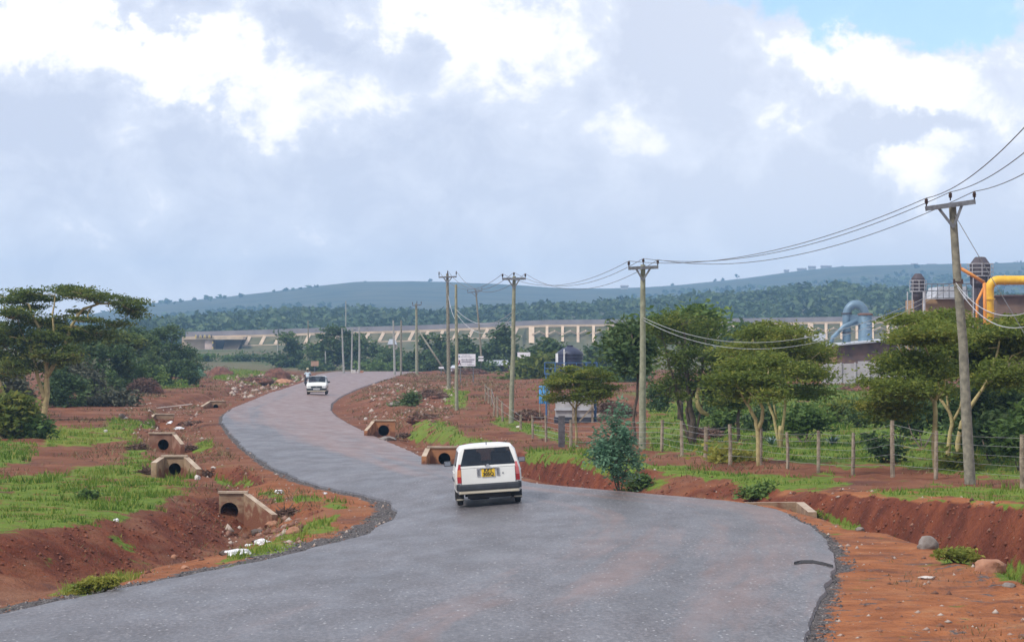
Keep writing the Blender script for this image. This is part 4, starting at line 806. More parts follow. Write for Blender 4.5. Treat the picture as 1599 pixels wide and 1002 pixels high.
# ---------------------------------------------------------------- culverts
M_CONC = mat('stained_concrete', (.33, .235, .15), .9, col2=(.19, .115, .07), scale=2.2, bump=.35, bscale=20)
M_CONP = mat('pale_concrete_edge', (.46, .37, .28), .9, col2=(.30, .22, .16), scale=3, bump=.3, bscale=20)
M_CONO = mat('rust_stained_concrete', (.36, .16, .07), .9, col2=(.30, .13, .06), scale=2.5, bump=.35, bscale=20)
M_CONB = mat('brown_stained_concrete', (.27, .15, .10), .9, col2=(.15, .075, .05), scale=2.5, bump=.35, bscale=20)
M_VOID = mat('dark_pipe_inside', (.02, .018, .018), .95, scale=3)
def muddy(m):
    nt = m.node_tree; p = nt.nodes['Principled BSDF']; src = p.inputs['Base Color'].links[0].from_socket; L = nt.links.new
    tc = nd(nt, 'ShaderNodeTexCoord'); sx = nd(nt, 'ShaderNodeSeparateXYZ'); L(tc.outputs['Generated'], sx.inputs[0]); g = nd(nt, 'ShaderNodeNewGeometry'); n = nd(nt, 'ShaderNodeTexNoise'); n.inputs['Scale'].default_value = 3.2; n.inputs['Detail'].default_value = 7; L(g.outputs['Position'], n.inputs['Vector'])
    a = nd(nt, 'ShaderNodeMath', operation='MULTIPLY_ADD'); L(n.outputs['Fac'], a.inputs[0]); a.inputs[1].default_value = 1.5; a.inputs[2].default_value = -.05; b = nd(nt, 'ShaderNodeMath', operation='SUBTRACT'); L(a.outputs[0], b.inputs[0]); L(sx.outputs[2], b.inputs[1])
    r = nd(nt, 'ShaderNodeMapRange'); L(b.outputs[0], r.inputs[0]); r.inputs[1].default_value = -.06; r.inputs[2].default_value = .16; x = nd(nt, 'ShaderNodeMix', data_type='RGBA'); L(r.outputs[0], x.inputs[0]); L(src, x.inputs[6]); x.inputs[7].default_value = (.17, .066, .036, 1); L(x.outputs[2], p.inputs['Base Color'])
for m_ in (M_CONC, M_CONO, M_CONB): muddy(m_)
def culvert(label, x1, x2, yt, yb, hx, hy, hr, wl, wr, m, yaw=0., Y=None):
    """headwall with a round pipe mouth; wl/wr = photo points where the wing walls end"""
    xm = (x1 + x2) / 2; b = hit(xm, yb) if Y is None else at(xm, yb, Y); Y = b.y; s = Y / F
    root = thing('culvert', label, 'culvert', b, 'concrete culverts in the roadside ditches')
    th = .22; TL = at(x1, yt, Y); TR = at(x2, yt, Y); z0 = b.z - .5; z1 = (TL.z + TR.z) / 2
    hc = at(hx, hy, Y); r = hr * s; n = 24; ring = [(hc.x + r * math.cos(math.tau * k / n), hc.z + r * math.sin(math.tau * k / n)) for k in range(n)]
    def edge(a):   # where a ray from the hole centre meets the wall's rectangle
        cx_, sz_ = math.cos(a), math.sin(a); t = 1e9
        if cx_ > 1e-6: t = min(t, (TR.x - hc.x) / cx_)
        if cx_ < -1e-6: t = min(t, (TL.x - hc.x) / cx_)
        if sz_ > 1e-6: t = min(t, (z1 - hc.z) / sz_)
        if sz_ < -1e-6: t = min(t, (z0 - hc.z) / sz_)
        return hc.x + t * cx_, hc.z + t * sz_
    ang = sorted([math.tau * k / n for k in range(n)] + [math.atan2(zc_ - hc.z, xc_ - hc.x) % math.tau for xc_ in (TL.x, TR.x) for zc_ in (z0, z1)])
    V = []; N = len(ang)
    for a in ang:
        ex, ez = edge(a); V += [(ex, Y, ez), (hc.x + r * math.cos(a), Y, hc.z + r * math.sin(a)), (ex, Y + th, ez)]
    Q = []
    for k in range(N):
        j = (k + 1) % N; Q += [(3 * k, 3 * k + 1, 3 * j + 1, 3 * j), (3 * k, 3 * j, 3 * j + 2, 3 * k + 2)]
    raw('headwall', V, Q, m, root)
    k = MB(); k.box(((TL.x + TR.x) / 2, Y + th / 2 - .02, z1 + .03), (TR.x - TL.x + .06, th + .05, .06)); k.build('coping', M_CONP, root)
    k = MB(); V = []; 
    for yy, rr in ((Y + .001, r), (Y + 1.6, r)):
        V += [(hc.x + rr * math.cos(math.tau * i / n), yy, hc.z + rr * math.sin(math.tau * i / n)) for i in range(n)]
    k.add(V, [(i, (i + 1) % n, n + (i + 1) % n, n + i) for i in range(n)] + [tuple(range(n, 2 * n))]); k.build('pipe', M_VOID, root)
    for tp, wv in ((TL, wl), (TR, wr)):
        if not wv: continue
        e = at(wv[0], wv[1], Y - (wv[2] if len(wv) > 2 else .9)); sd = Vector((e.x - tp.x, e.y - tp.y, 0)).normalized(); nn = Vector((-sd.y, sd.x, 0)) * .09
        a0 = Vector((tp.x, tp.y, z1 - .002)); V = [a0 - nn, a0 + nn, e + nn, e - nn]; low = [Vector((v.x, v.y, min(b.z, e.z) - .6)) for v in V]
        raw('wing_wall', V + low, [(0, 1, 2, 3), (0, 4, 5, 1), (1, 5, 6, 2), (2, 6, 7, 3), (3, 7, 4, 0)], [m, M_CONP], root, midx=[1, 0, 0, 0, 0])
    return root
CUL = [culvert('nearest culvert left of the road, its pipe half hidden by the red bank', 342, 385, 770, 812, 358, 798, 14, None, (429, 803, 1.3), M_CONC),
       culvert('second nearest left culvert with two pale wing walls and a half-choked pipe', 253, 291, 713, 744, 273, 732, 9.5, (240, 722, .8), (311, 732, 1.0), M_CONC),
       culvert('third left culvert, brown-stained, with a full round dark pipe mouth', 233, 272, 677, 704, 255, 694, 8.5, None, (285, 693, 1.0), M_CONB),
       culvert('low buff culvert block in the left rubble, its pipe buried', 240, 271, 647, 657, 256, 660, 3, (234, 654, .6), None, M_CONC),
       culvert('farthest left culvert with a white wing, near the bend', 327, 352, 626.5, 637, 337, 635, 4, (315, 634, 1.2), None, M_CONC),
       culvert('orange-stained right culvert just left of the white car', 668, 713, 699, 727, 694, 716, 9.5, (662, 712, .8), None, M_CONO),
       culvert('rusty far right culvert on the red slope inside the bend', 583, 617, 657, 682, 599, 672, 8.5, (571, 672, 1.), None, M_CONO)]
# the right-hand slab seen from its road side
Yc = hit(1205, 790).y + .2; b = at(1205, 797, Yc); b.z = gz(b.x, b.y); root = thing('culvert', 'low concrete culvert wall at the right road edge, seen from behind', 'culvert', b)
a = at(1163, 784.5, Yc); c = at(1243, 783.5, Yc); z0 = min(a.z, c.z) - .8; k = MB(); k.add([a, c, c + Vector((0, .2, 0)), a + Vector((0, .2, 0)), Vector((a.x, a.y, z0)), Vector((c.x, c.y, z0)), Vector((c.x, c.y + .2, z0)), Vector((a.x, a.y + .2, z0))], [(0, 1, 2, 3), (4, 5, 1, 0), (5, 6, 2, 1), (6, 7, 3, 2), (7, 4, 0, 3)])
raw('headwall', k.V, k.Q, [M_CONC, M_CONP], root, midx=[1, 0, 0, 0, 0])
e = at(1262, 799, Yc - 3.2); e.z = max(e.z, gz(e.x, e.y) + .02); V = [c + Vector((.001, -.001, 0)), c + Vector((.2, .1, 0)), e + Vector((.2, 0, 0)), e]; V += [Vector((v.x, v.y, z0)) for v in V]
raw('wing_wall', V, [(0, 1, 2, 3), (0, 4, 5, 1), (1, 5, 6, 2), (2, 6, 7, 3), (3, 7, 4, 0)], [M_CONC, M_CONP], root, midx=[1, 0, 0, 0, 0])
a = at(1250, 782, Yc + 4); c = at(1285, 778.5, Yc + 4); k = MB(); k.beam(a - Vector((0, 0, .2)), c - Vector((0, 0, .2)), .18, .4); k.build('far_lip', M_CONC, root)
# ---------------------------------------------------------------- rocks and litter
M_ROCKG = mat('grey_rock', (.27, .24, .22), .9, col2=(.15, .125, .11), scale=3, bump=.6, bscale=12)
M_ROCKO = mat('orange_dusty_rock', (.42, .22, .13), .9, col2=(.28, .13, .08), scale=3, bump=.6, bscale=12)
M_ROCKD = mat('dark_rock', (.14, .11, .10), .9, col2=(.08, .06, .05), scale=3, bump=.6, bscale=12)
M_PALE = mat('pale_stone', (.62, .58, .54), .9, col2=(.42, .38, .34), scale=3, bump=.4, bscale=12)
M_BAG = mat('white_plastic_bag', (.78, .78, .80), .45, col2=(.66, .66, .68), scale=9, bump=.8, bscale=14)
def rock(label, x, y, w, h, m, name='rock', cat='rock', sub=3, jit=.35, lift=.3):
    b = hit(x, y); s = b.y / F; k = MB(); rw, rh = w * s / 2, h * s / 2
    k.ball(b + Vector((0, rw * .4, rh * lift)), 1, sub, jit, (rw, rw * .8, rh), Matrix.Rotation(R.uniform(0, 6), 3, 'Z') if w == h else None); o = k.build(name, m, smooth=50); return tag(o, label, cat)
rock('big orange-dusted boulder at the right frame edge between weed tufts', 1547, 893, 48, 34, M_ROCKO)
rock('grey rock lying at the foot of the right red bank', 1449, 856, 34, 30, M_ROCKG)
rock('flat orange stone behind the weed tuft by the orange boulder', 1490, 868, 34, 16, M_ROCKO)
rock('flat grey stone right of the orange boulder near the frame edge', 1575, 914, 22, 12, M_ROCKG)
rock('flat pale stone lying on the right dirt shoulder', 1448, 904, 24, 6, M_PALE)
rock('small grey stone at the end of the right weed tuft', 1343, 828, 14, 9, M_ROCKG)
rock('small round brown stone on the left red bank', 271, 870, 10, 9, M_ROCKO)
rock('brown stone half buried at the foot of the left red bank', 289, 888, 14, 8, M_ROCKO)
rock('dark rock in the ditch bed beside the white bags', 352, 866, 18, 10, M_ROCKD)
rock('flat brown rock in the ditch in front of the nearest culvert', 402, 833, 24, 12, M_ROCKD)
rock('orange rock in the ditch below the nearest culvert wing', 425, 822, 24, 14, M_ROCKO)
rock('rounded pink rock right of the orange one in the ditch', 458, 833, 22, 16, M_ROCKO)
rock('dark flat rock on the ditch bed left of the orange rocks', 405, 846, 22, 7, M_ROCKD)
rock('small grey stone against the nearest culvert wall', 397, 817, 16, 10, M_ROCKG)
rock('white stone below the second left culvert', 308, 749, 12, 12, M_PALE)
rock('pale stone on the slope right of the second left culvert', 333, 731, 8, 5, M_PALE)
rock('dark round rock on the grass left of the buff culvert block', 190, 653, 11, 11, M_ROCKD)
rock('white stone at the end of the lime grass patch', 165, 674, 6, 5, M_PALE)
rock('large smooth pinkish boulder left of the motorcyclist', 443, 599, 28, 12, M_ROCKO)
rock('big pale grey boulder on the red slope left of the dark shrub', 620, 633, 30, 9, M_ROCKG)
rock('white boulder above the rusty far right culvert', 571, 655, 6, 6, M_PALE)
rock('grey boulders lump under the rusty far right culvert', 605, 688, 26, 12, M_ROCKG)
rock('small dark stone on the left shoulder beside the middle of the road', 356, 701, 7, 4, M_ROCKD)
rock('pale stone at the corner of the grass below the billboard posts', 810, 668, 9, 6, M_PALE)
for (x, y, w, h, lab) in ((371, 868, 36, 15, 'largest white plastic bag, lying in the ditch nearest the tarmac'), (407, 850, 25, 11, 'white plastic bag on the grass edge of the ditch, farther of the two big ones'), (388, 852, 14, 6, 'small white bag scrap between the two big white bags'),
    (436, 770, 12, 8, 'white scrap beside the small green tuft above the nearest culvert'), (508, 771, 7, 4, 'tiny white scrap on the grass near the gravel edge'), (265, 662, 12, 7, 'white bag scrap in the rubble below the buff culvert block'), (280, 670, 16, 5, 'twisted white bag scrap left of the road in the rubble'), (181, 815, 9, 6, 'white scrap on the rim of the left red bank')):
    rock(lab, x, y, w, h, M_BAG, 'plastic_bag', 'plastic bag', 3, .75, .4)
for (x1, y1, x2, y2, r, lab, m) in ((245, 637, 300, 632, .06, 'long pale plank lying in the rubble before the farthest left culvert', M_PALE), (416, 596, 424, 606, .12, 'pale slanting plank stuck in the earth left of the motorcyclist', M_PALE), (286, 835, 300, 846, .035, 'dark stick stuck in the left red bank', M_ROCKD)):
    a = hit(x1, y1); c = at(x2, y2, a.y); k = MB(); k.beam(a + Vector((0, 0, r * .4)), c + Vector((0, 0, r)), r * 1.6, r * .8); o_ = k.build('plank' if m is M_PALE else 'stick', m); tag(o_, lab, 'plank' if m is M_PALE else 'stick')
# the dark strip on the tarmac
P = [hitroad(x, y) for x, y in ((1240, 881), (1252, 878.5), (1268, 878.5), (1285, 881.5), (1301, 886))]; k = MB(); V = []
for i, p in enumerate(P):
    w_ = (.05, .20, .16, .09, .05)[i]; V += [p + Vector((0, -w_, .006)), p + Vector((0, w_, .006)), p + Vector((0, 0, .05))]
Q = []
for i in range(4): Q += [(3 * i, 3 * i + 3, 3 * i + 5, 3 * i + 2), (3 * i + 2, 3 * i + 5, 3 * i + 4, 3 * i + 1)]
o_ = raw('rubber_strip', V, Q, mat('black_rubber_scrap', (.03, .028, .03), .8, scale=5, bump=.4)); tag(o_, 'dark curved rubber strip lying across the right edge of the tarmac', 'rubber scrap')
# ---------------------------------------------------------------- railway embankment
EY = 900.; M_CREAM = mat('cream_concrete', (.60, .46, .33), .9, col2=(.46, .35, .25), scale=.4); M_BALL = mat('grey_track_wall', (.24, .23, .25), .9, col2=(.18, .17, .19), scale=.3); M_EMB = mat('embankment_turf', (.13, .115, .06), .95, col2=(.065, .075, .035), scale=.35)
cop = [(150, 530), (290, 527), (400, 524), (510, 520.5), (645, 517), (770, 512), (850, 508.5), (1000, 507), (1180, 505.5), (1330, 503), (1480, 502), (1750, 500)]
cyf = lambda x: float(np.interp(x, [c[0] for c in cop], [c[1] for c in cop]))
b = Vector((at(700, 540, EY).x, EY, 3.)); root = thing('railway_embankment', 'long railway embankment with cream concrete coping and ribs below the wooded hill', 'embankment', b)
xs = np.arange(378, 1755, 6.); V = []; Q = []
for x in xs:
    c = cyf(x); t_ = at(x, c + .5, EY); lo = at(x, c + 15 + (x > 820) * 7, EY - 5); fo = at(x, 556, EY - 14); fo.z = 1.5; bk_ = Vector((t_.x, EY + 12, t_.z)); V += [fo, lo, t_, bk_, Vector((bk_.x, EY + 24, 1.))]
for i in range(len(xs) - 1):
    for j in range(4): Q.append((5 * i + j, 5 * i + 5 + j, 5 * i + 6 + j, 5 * i + 1 + j))
raw('slope', V, Q, M_EMB, root)
def strip(name, x0, x1, dy0, dy1, Yf, th, m, st=12):
    xs = np.append(np.arange(x0, x1, st), x1); V = []; Q = []
    for x in xs:
        a = at(x, cyf(x) + dy0, Yf); c = at(x, cyf(x) + dy1, Yf); V += [a, c, Vector((c.x, Yf + th, c.z)), Vector((a.x, Yf + th, a.z))]
    for i in range(len(xs) - 1):
        for j in range(4): k = (j + 1) % 4; Q.append((4 * i + j, 4 * i + k, 4 * i + 4 + k, 4 * i + 4 + j))
    return raw(name, V, Q, m, root)
strip('coping', 290, 1750, -1.6, 2.0, EY - .6, 1.2, M_CREAM); strip('track_wall', 290, 1750, -9, -1.7, EY + .8, .8, M_BALL); strip('base_beam', 378, 815, 14, 16.2, EY - 5.4, .6, M_CREAM)
for x in np.arange(383, 815, 23.2):
    k = MB(); k.beam(at(x + 7, cyf(x) + 1.5, EY - .7), at(x, cyf(x) + 15, EY - 5.2), .85, .5, up=(0, -1, 0)); k.build('rib', M_CREAM, root)
for n_, x in enumerate(np.arange(830, 1740, 24.2)):
    wd = 1.1 if n_ % 9 else 2.2; k = MB(); k.beam(at(x, cyf(x) + 1.5, EY - .7), at(x, cyf(x) + 27, EY - 6.5), wd * .7, .5, up=(0, -1, 0)); k.build('rib', M_CREAM, root)
    k = MB(); c = cyf(x)
    for a_, c_ in (((x + 1.5, c + 13), (x + 12, c + 8)), ((x + 12, c + 8), (x + 22.7, c + 13))): k.beam(at(*a_, EY - 4.4), at(*c_, EY - 3.2), .4, .4, up=(0, -1, 0))
    k.build('chevron', M_CREAM, root)
b = at(335, 548, EY - 6); b.z = 2.6; root = thing('rail_bridge', 'pinkish cream rail bridge over a dark opening at the left of the embankment', 'bridge', b)
M_PINK = mat('pinkish_concrete', (.66, .50, .42), .9, col2=(.45, .35, .32), scale=.4); M_SHADE = mat('painted_opening_shade', (.10, .11, .14), .9, scale=.3); M_YEL = mat('yellow_marker', (.55, .42, .08), .7, scale=1); M_BLK = mat('black_marker', (.03, .03, .03), .7, scale=1)
def wallbox(name, x0, x1, y0, y1, Yf, th, m): 
    a = at(x0, y0, Yf); c = at(x1, y1, Yf); k = MB(); k.box(((a.x + c.x) / 2, Yf + th / 2, (a.z + c.z) / 2), (abs(c.x - a.x), th, abs(a.z - c.z))); return k.build(name, m, root)
wallbox('abutment', 284, 319, 526.5, 560, EY - 8, 8, M_CREAM); wallbox('pier', 319.5, 332, 530.5, 562, EY - 9, 9, M_PINK); wallbox('shade_panel', 332.2, 356, 530.5, 556, EY + 3, 1, M_SHADE); wallbox('deck', 285, 380, 525.5, 530, EY - 9.6, 11, M_CREAM)  # dark panel stands in for the shade inside the bridge opening
V = [at(352, 530.2, EY - 1), at(379, 530.2, EY - 1), at(371, 545, EY - 8), at(347, 549, EY - 8)]; V += [v + Vector((0, 9, -.4)) for v in V]; raw('wing_slope', V, [(3, 2, 1, 0), (0, 1, 5, 4), (1, 2, 6, 5), (2, 3, 7, 6), (3, 0, 4, 7)], M_CREAM, root)
for i, x in enumerate((305, 308.5, 312, 315.5, 319, 322.5, 326, 329.5)): wallbox('marker_post', x, x + 1.4, 522.6, 527.4, EY - 10, .3, M_BLK if i % 2 else M_YEL)
for i in range(4): wallbox('marker_post', 331.2, 333, 533.5 + 4.2 * i, 535.9 + 4.2 * i, EY - 9.6, .5, M_YEL if i % 2 == 0 else M_BLK)
# ---------------------------------------------------------------- factory
FY = 300.; M_BLUE = mat('blue_grey_steel', (.17, .26, .34), .5, col2=(.12, .19, .26), scale=1.5, metal=.2); M_RUST = mat('rusty_cladding', (.17, .095, .075), .8, col2=(.085, .055, .055), scale=1.2); M_OCH = mat('ochre_cladding', (.34, .21, .10), .85, scale=1)
M_ROOF = mat('pale_roof_sheet', (.50, .52, .56), .6, col2=(.38, .40, .44), scale=1); M_MAR = mat('maroon_silo_steel', (.075, .055, .062), .7, col2=(.05, .035, .04), scale=1.4); M_CAGE = mat('pale_railing', (.42, .42, .44), .6, scale=2)
M_BLOCK = mat('grey_blockwork', (.44, .43, .43), .9, col2=(.32, .31, .32), scale=1.5); M_YP = mat('yellow_pipe_paint', (.82, .49, .015), .5, col2=(.66, .35, .01), scale=1.5); M_OR = mat('orange_chute_paint', (.75, .28, .03), .55, col2=(.62, .22, .03), scale=1.5)
def fbase(x, Y, z=None): q = at(x, 540, Y); return Vector((q.x, Y, gz(q.x, Y)))
root = thing('duct', 'blue-grey arched industrial duct above the rusty shed', 'duct', fbase(1338, FY)); b = root.location
s = FY / F; c = at(1336.5, 493, FY); r_ = 19.5 * s
arc = [at(1322, 585, FY), at(1322, 493, FY)] + [c + Vector((-math.cos(math.pi * t / 14) * 14.5 * s * (19.5 / 19.5) - 0, 0, math.sin(math.pi * t / 14) * r_ * .93)) for t in range(1, 14)] + [at(1351, 493, FY), at(1351, 515, FY)]
k = MB(); k.tube(arc, 6.6 * s, 14); k.build('arch', M_BLUE, root, smooth=True)
k = MB(); k.lathe((at(1351, 585, FY).x, FY, b.z), [(11 * s, 0), (11 * s, at(0, 493, FY).z - b.z), (10.5 * s, at(0, 492, FY).z - b.z)], 18); k.build('stack', M_BLUE, root, smooth=40)
k = MB(); t_ = at(1351, 492, FY); k.lathe(t_, [(12.4 * s, 0), (12.4 * s, .12), (8 * s, .2)], 18); k.build('stack_cap', mat('rust_brown_steel', (.16, .09, .07), .8, scale=2), root)
k = MB(); k.tube([at(1297, 550, FY - .5), at(1299, 528, FY - .5), at(1318, 509, FY - .5), at(1338, 500, FY - .5)], 3.4 * s, 9); k.build('strut', M_BLUE, root, smooth=True)
k = MB(); k.box(at(1336, 500, FY), (20 * s, .5, 17 * s)); k.build('gusset', M_BLUE, root)
for x, y in ((1322, 490), (1322, 520)): k = MB(); k.lathe(at(x, y, FY), [(8.4 * s, 0), (8.4 * s, .09)], 14); k.build('flange', M_MAR, root)
for y in (505, 514, 522): k = MB(); k.box(at(1356, y, FY - .72), (6 * s, .04, .05)); k.build('rung', M_ROOF, root)
def quadwall(name, pts, Yf, th, m):
    A = [at(x, y, Yf) for x, y in pts]; n = len(A); V = A + [a + Vector((0, th, 0)) for a in A]; Q = [tuple(range(n)), tuple(range(2 * n - 1, n - 1, -1))] + [(i, n + i, n + (i + 1) % n, (i + 1) % n) for i in range(n)]
    return raw(name, V, Q, m, root)
root = thing('shed', 'rusty dark factory shed with a pale sloping roof edge under the blue duct', 'shed', fbase(1335, FY - 8))
quadwall('wall', [(1308, 612), (1400, 612), (1400, 533), (1308, 537.5)], FY - 9, 14, M_RUST); quadwall('side_panel', [(1288, 612), (1307.5, 612), (1307.5, 537.5), (1288, 541)], FY - 9, 14, M_OCH)
quadwall('roof', [(1284, 541.6), (1405, 531), (1405, 528), (1284, 539.3)], FY - 9.6, 15, M_ROOF)
root = thing('block_wall', 'grey concrete block wall in front of the rusty shed', 'wall', fbase(1345, FY - 12)); 
quadwall('blockwork', [(1283, 625), (1425, 625), (1425, 566), (1380, 566), (1380, 563), (1340, 564), (1340, 567), (1283, 568)], FY - 12, .3, M_BLOCK)
for x in np.arange(1290, 1425, 22): quadwall('pier', [(x, 625), (x + 2.5, 625), (x + 2.5, 565.5), (x, 565.5)], FY - 12.12, .12, M_BLOCK)
root = thing('shed', 'small white-roofed shed peeping out left of the rusty factory shed', 'shed', fbase(1276, FY + 6)); quadwall('roof', [(1264, 524), (1288, 520), (1290, 524), (1281, 542), (1266, 538)], FY + 5, 6, M_ROOF); quadwall('wall', [(1268, 612), (1284, 612), (1284, 541.5), (1268, 537)], FY + 5.3, 5, M_BLOCK)
def silo(label, x, yt, w, yb, cage, Y, legs):
    global root
    s = Y / F; root = thing('silo_tower', label, 'silo', fbase(x, Y)); b = root.location; t = at(x, yt, Y); r = w / 2 * s; z = lambda y: at(x, y, Y).z - b.z
    k = MB(); k.lathe((t.x, Y, b.z), [(r * .62, 0), (r * .62, z(yb + 4)), (r * .95, z(yb - 3)), (r, z(cage[0])), (r, z(yt + w * .36)), (r * .5, z(yt + .6)), (r * .3, z(yt))], 10); k.build('hopper', M_MAR, root)
    k = MB()
    for y in np.linspace(cage[0], cage[1], 4):
        P = [(t.x + r * 1.22 * math.cos(a), Y + r * 1.22 * math.sin(a), z(y) + b.z) for a in np.linspace(0, math.tau, 13)]; k.tube(P, .035, 5, cap=False)
    for a in np.linspace(0, math.tau, 9)[:-1]: k.tube([(t.x + r * 1.22 * math.cos(a), Y + r * 1.22 * math.sin(a), z(cage[1]) + b.z), (t.x + r * 1.22 * math.cos(a), Y + r * 1.22 * math.sin(a), z(cage[0]) + b.z)], .035, 5)
    k.build('railing', M_CAGE, root)
    k = MB(); k.lathe((t.x, Y, z(cage[1]) + b.z - .04), [(r * 1.25, 0), (r * 1.25, .08)], 14); k.build('platform', M_CAGE, root)
    for lx, wd in legs: p = at(lx, 500, Y - .9); k = MB(); k.tube([Vector((p.x, p.y, b.z)), Vector((p.x, p.y, z(cage[1]) + b.z - .05))], wd * s, 7); k.build('leg', M_CAGE, root)
silo('smaller maroon silo tower with a caged platform', 1433.5, 427, 21, 466, (438, 455), 318, ((1417, .9), (1424.5, .9), (1443, 2.2)))
silo('larger maroon silo tower with an octagonal top behind the orange chute', 1530.5, 401, 33, 446, (412, 431), 322, ((1520, 1.), (1543, 1.)))
root = thing('factory_building', 'grey-roofed factory building between the two silo towers', 'building', fbase(1485, 330)); quadwall('wall', [(1440, 600), (1560, 600), (1560, 465), (1440, 466.5)], 330, 14, M_OCH); quadwall('roof', [(1460, 464.7), (1512, 464.2), (1509, 447), (1466, 447.5)], 329.4, 8, M_ROOF); quadwall('eave', [(1438, 467.2), (1520, 466.2), (1520, 464.9), (1438, 465.6)], 329.2, .5, M_CAGE)
k = MB()
for x in range(1446, 1522, 9): k.tube([at(x, 466, 327), at(x, 443, 327)], .05, 5)
k.tube([at(1444, 443.5, 327), at(1522, 443, 327)], .05, 5); k.tube([at(1444, 454, 327), at(1522, 453.5, 327)], .05, 5); k.build('walkway_railing', M_STEEL, root)
root = thing('shed', 'brown low shed behind the yellow pipe at the right frame edge', 'shed', fbase(1590, 318)); quadwall('wall', [(1556, 600), (1640, 600), (1640, 461), (1556, 462)], 318, 8, mat('brown_cladding', (.17, .11, .08), .85, scale=1)); quadwall('roof', [(1553, 462.6), (1643, 461.6), (1643, 459.5), (1553, 460.5)], 317.5, 9, M_RUST)
root = thing('pipe', 'thick yellow industrial pipe bending down at the right frame edge', 'pipe', fbase(1547, 312)); s = 312 / F
bend = [at(1545, 590, 312), at(1545, 465, 312)] + [at(1559 - 14 * math.cos(t), 452 - 14.5 * math.sin(t), 312) for t in np.linspace(.1, math.pi / 2, 8)] + [at(1600, 437.5, 312), at(1680, 437.5, 312)]
k = MB(); k.tube(bend, 7.2 * s, 16); k.build('bend', M_YP, root, smooth=True)
for y in (468, 487): k = MB(); k.lathe(at(1545, y, 312), [(9 * s, 0), (9 * s, .14)], 16); k.build('flange', M_YP, root)
for p, ax in ((at(1568, 437.5, 312), 'x'), (at(1610, 437.5, 312), 'x')): k = MB(); k.lathe(p, [(7.9 * s, 0), (7.9 * s, .12)], 16, ax); k.build('joint_ring', M_YP, root)
root = thing('chute', 'thin orange elevator chute slanting down beside the leaning pole', 'chute', fbase(1530, 308)); k = MB(); k.tube([at(1495, 416, 308), at(1512, 426, 308), at(1537, 441, 308)], .17, 8); k.build('slide', M_OR, root, smooth=True); k = MB(); k.tube([at(1537, 441, 308), at(1538, 480, 308), at(1538, 590, 308)], .17, 8); k.build('downpipe', M_OR, root, smooth=True); k = MB(); k.tube([at(1536, 450, 308), at(1526, 470, 308), at(1524, 590, 308)], .14, 8); k.build('branch_pipe', M_OR, root, smooth=True); k = MB(); k.box(at(1496, 416, 308), (.5, .4, .5)); k.build('inlet', M_OR, root)
# ---------------------------------------------------------------- tank, sheds and signs in the middle distance
b = hit(896, 661); TY = b.y; root = thing('masonry_platform', 'grey block-built base with a dark foot under the water tank', 'tank base', b); s = TY / F
quadwall('wall', [(868, 651), (927, 651), (927, 619), (868, 619)], TY, 2.2, M_BLOCK); quadwall('foot', [(866, 668), (929, 668), (929, 651.2), (866, 651.2)], TY - .06, 2.3, mat('dark_blue_paint', (.035, .04, .06), .8, scale=2))
for x in (895, 925): quadwall('post', [(x - 1.6, 666), (x + 1.6, 666), (x + 1.6, 624), (x - 1.6, 624)], TY - .25, .1, M_POST)
k = MB(); k.beam(at(905, 657, TY - .3), at(924, 636, TY - .3), .07, .07); k.build('brace', M_POST, root)
quadwall('ledge', [(866, 640.5), (929, 640.5), (929, 637.8), (866, 637.8)], TY - .1, .09, M_ROOF)
M_SB = mat('blue_painted_steel', (.05, .13, .28), .5, col2=(.04, .10, .22), scale=3)
cy_ = TY + 1.2; b = at(890, 583, cy_); b.z = at(890, 619, TY).z; root = thing('tank_stand', 'blue steel platform with railings carrying the water tank', 'tank stand', b)
a = at(851, 584, cy_ - 1.05); c = at(931, 584, cy_ + 1.1); k = MB(); k.box(((a.x + c.x) / 2, cy_, a.z), (c.x - a.x, 2.2, .07)); k.build('platform', M_SB, root); 
for x in (-1, 1):
    for y in (-1, 1): X_ = (a.x + c.x) / 2 + x * (c.x - a.x) * .47; k = MB(); k.tube([(X_, cy_ + y, gz(X_, cy_ + y) - .1), (X_, cy_ + y, a.z)], .04, 7); k.build('leg', M_SB, root)
k = MB()
for zz in (.28, .58):
    P = [(a.x, cy_ - 1.08, a.z + zz), (c.x, cy_ - 1.08, a.z + zz), (c.x, cy_ + 1.08, a.z + zz), (a.x, cy_ + 1.08, a.z + zz), (a.x, cy_ - 1.08, a.z + zz)]; 
    for p, q in zip(P[:-1], P[1:]): k.tube([p, q], .022, 6)
for t_ in np.linspace(0, 1, 6):
    for yy in (-1.08, 1.08): k.tube([(a.x + (c.x - a.x) * t_, cy_ + yy, a.z), (a.x + (c.x - a.x) * t_, cy_ + yy, a.z + .58)], .022, 6)
k.build('railing', M_SB, root)
tc_ = at(890, 583, cy_); rt_ = 20.5 * cy_ / F; z0 = a.z + .037; zt = at(890, 549, cy_).z - z0; prof = [(rt_ * .97, 0), (rt_, .04)]
for i in range(6): prof += [(rt_, zt * (.08 + .15 * i)), (rt_ * 1.025, zt * (.12 + .15 * i)), (rt_, zt * (.16 + .15 * i))]
prof += [(rt_ * .97, zt * .98), (rt_ * .55, zt * 1.16), (rt_ * .25, zt * 1.24), (rt_ * .25, zt * 1.30), (rt_ * .1, zt * 1.31)]
root = thing('water_tank', 'dark navy plastic water tank with a conical top on the blue stand', 'water tank', (tc_.x, cy_, z0)); k = MB(); k.lathe((tc_.x, cy_, z0), prof, 28); k.build('tank_body', mat('navy_plastic', (.030, .038, .075), .45, scale=3), root, smooth=50)
k = MB(); k.tube([at(881, 585, cy_ - rt_ - .08), at(881, 545, cy_ - rt_ - .08)], .035, 7); k.build('standpipe', mat('white_pvc', (.75, .75, .75), .5, scale=3), root); k = MB(); k.box(at(869.5, 559, cy_ - .3), (.13, .05, .5)); k.build('gauge_board', MATS['white_pvc'], root)
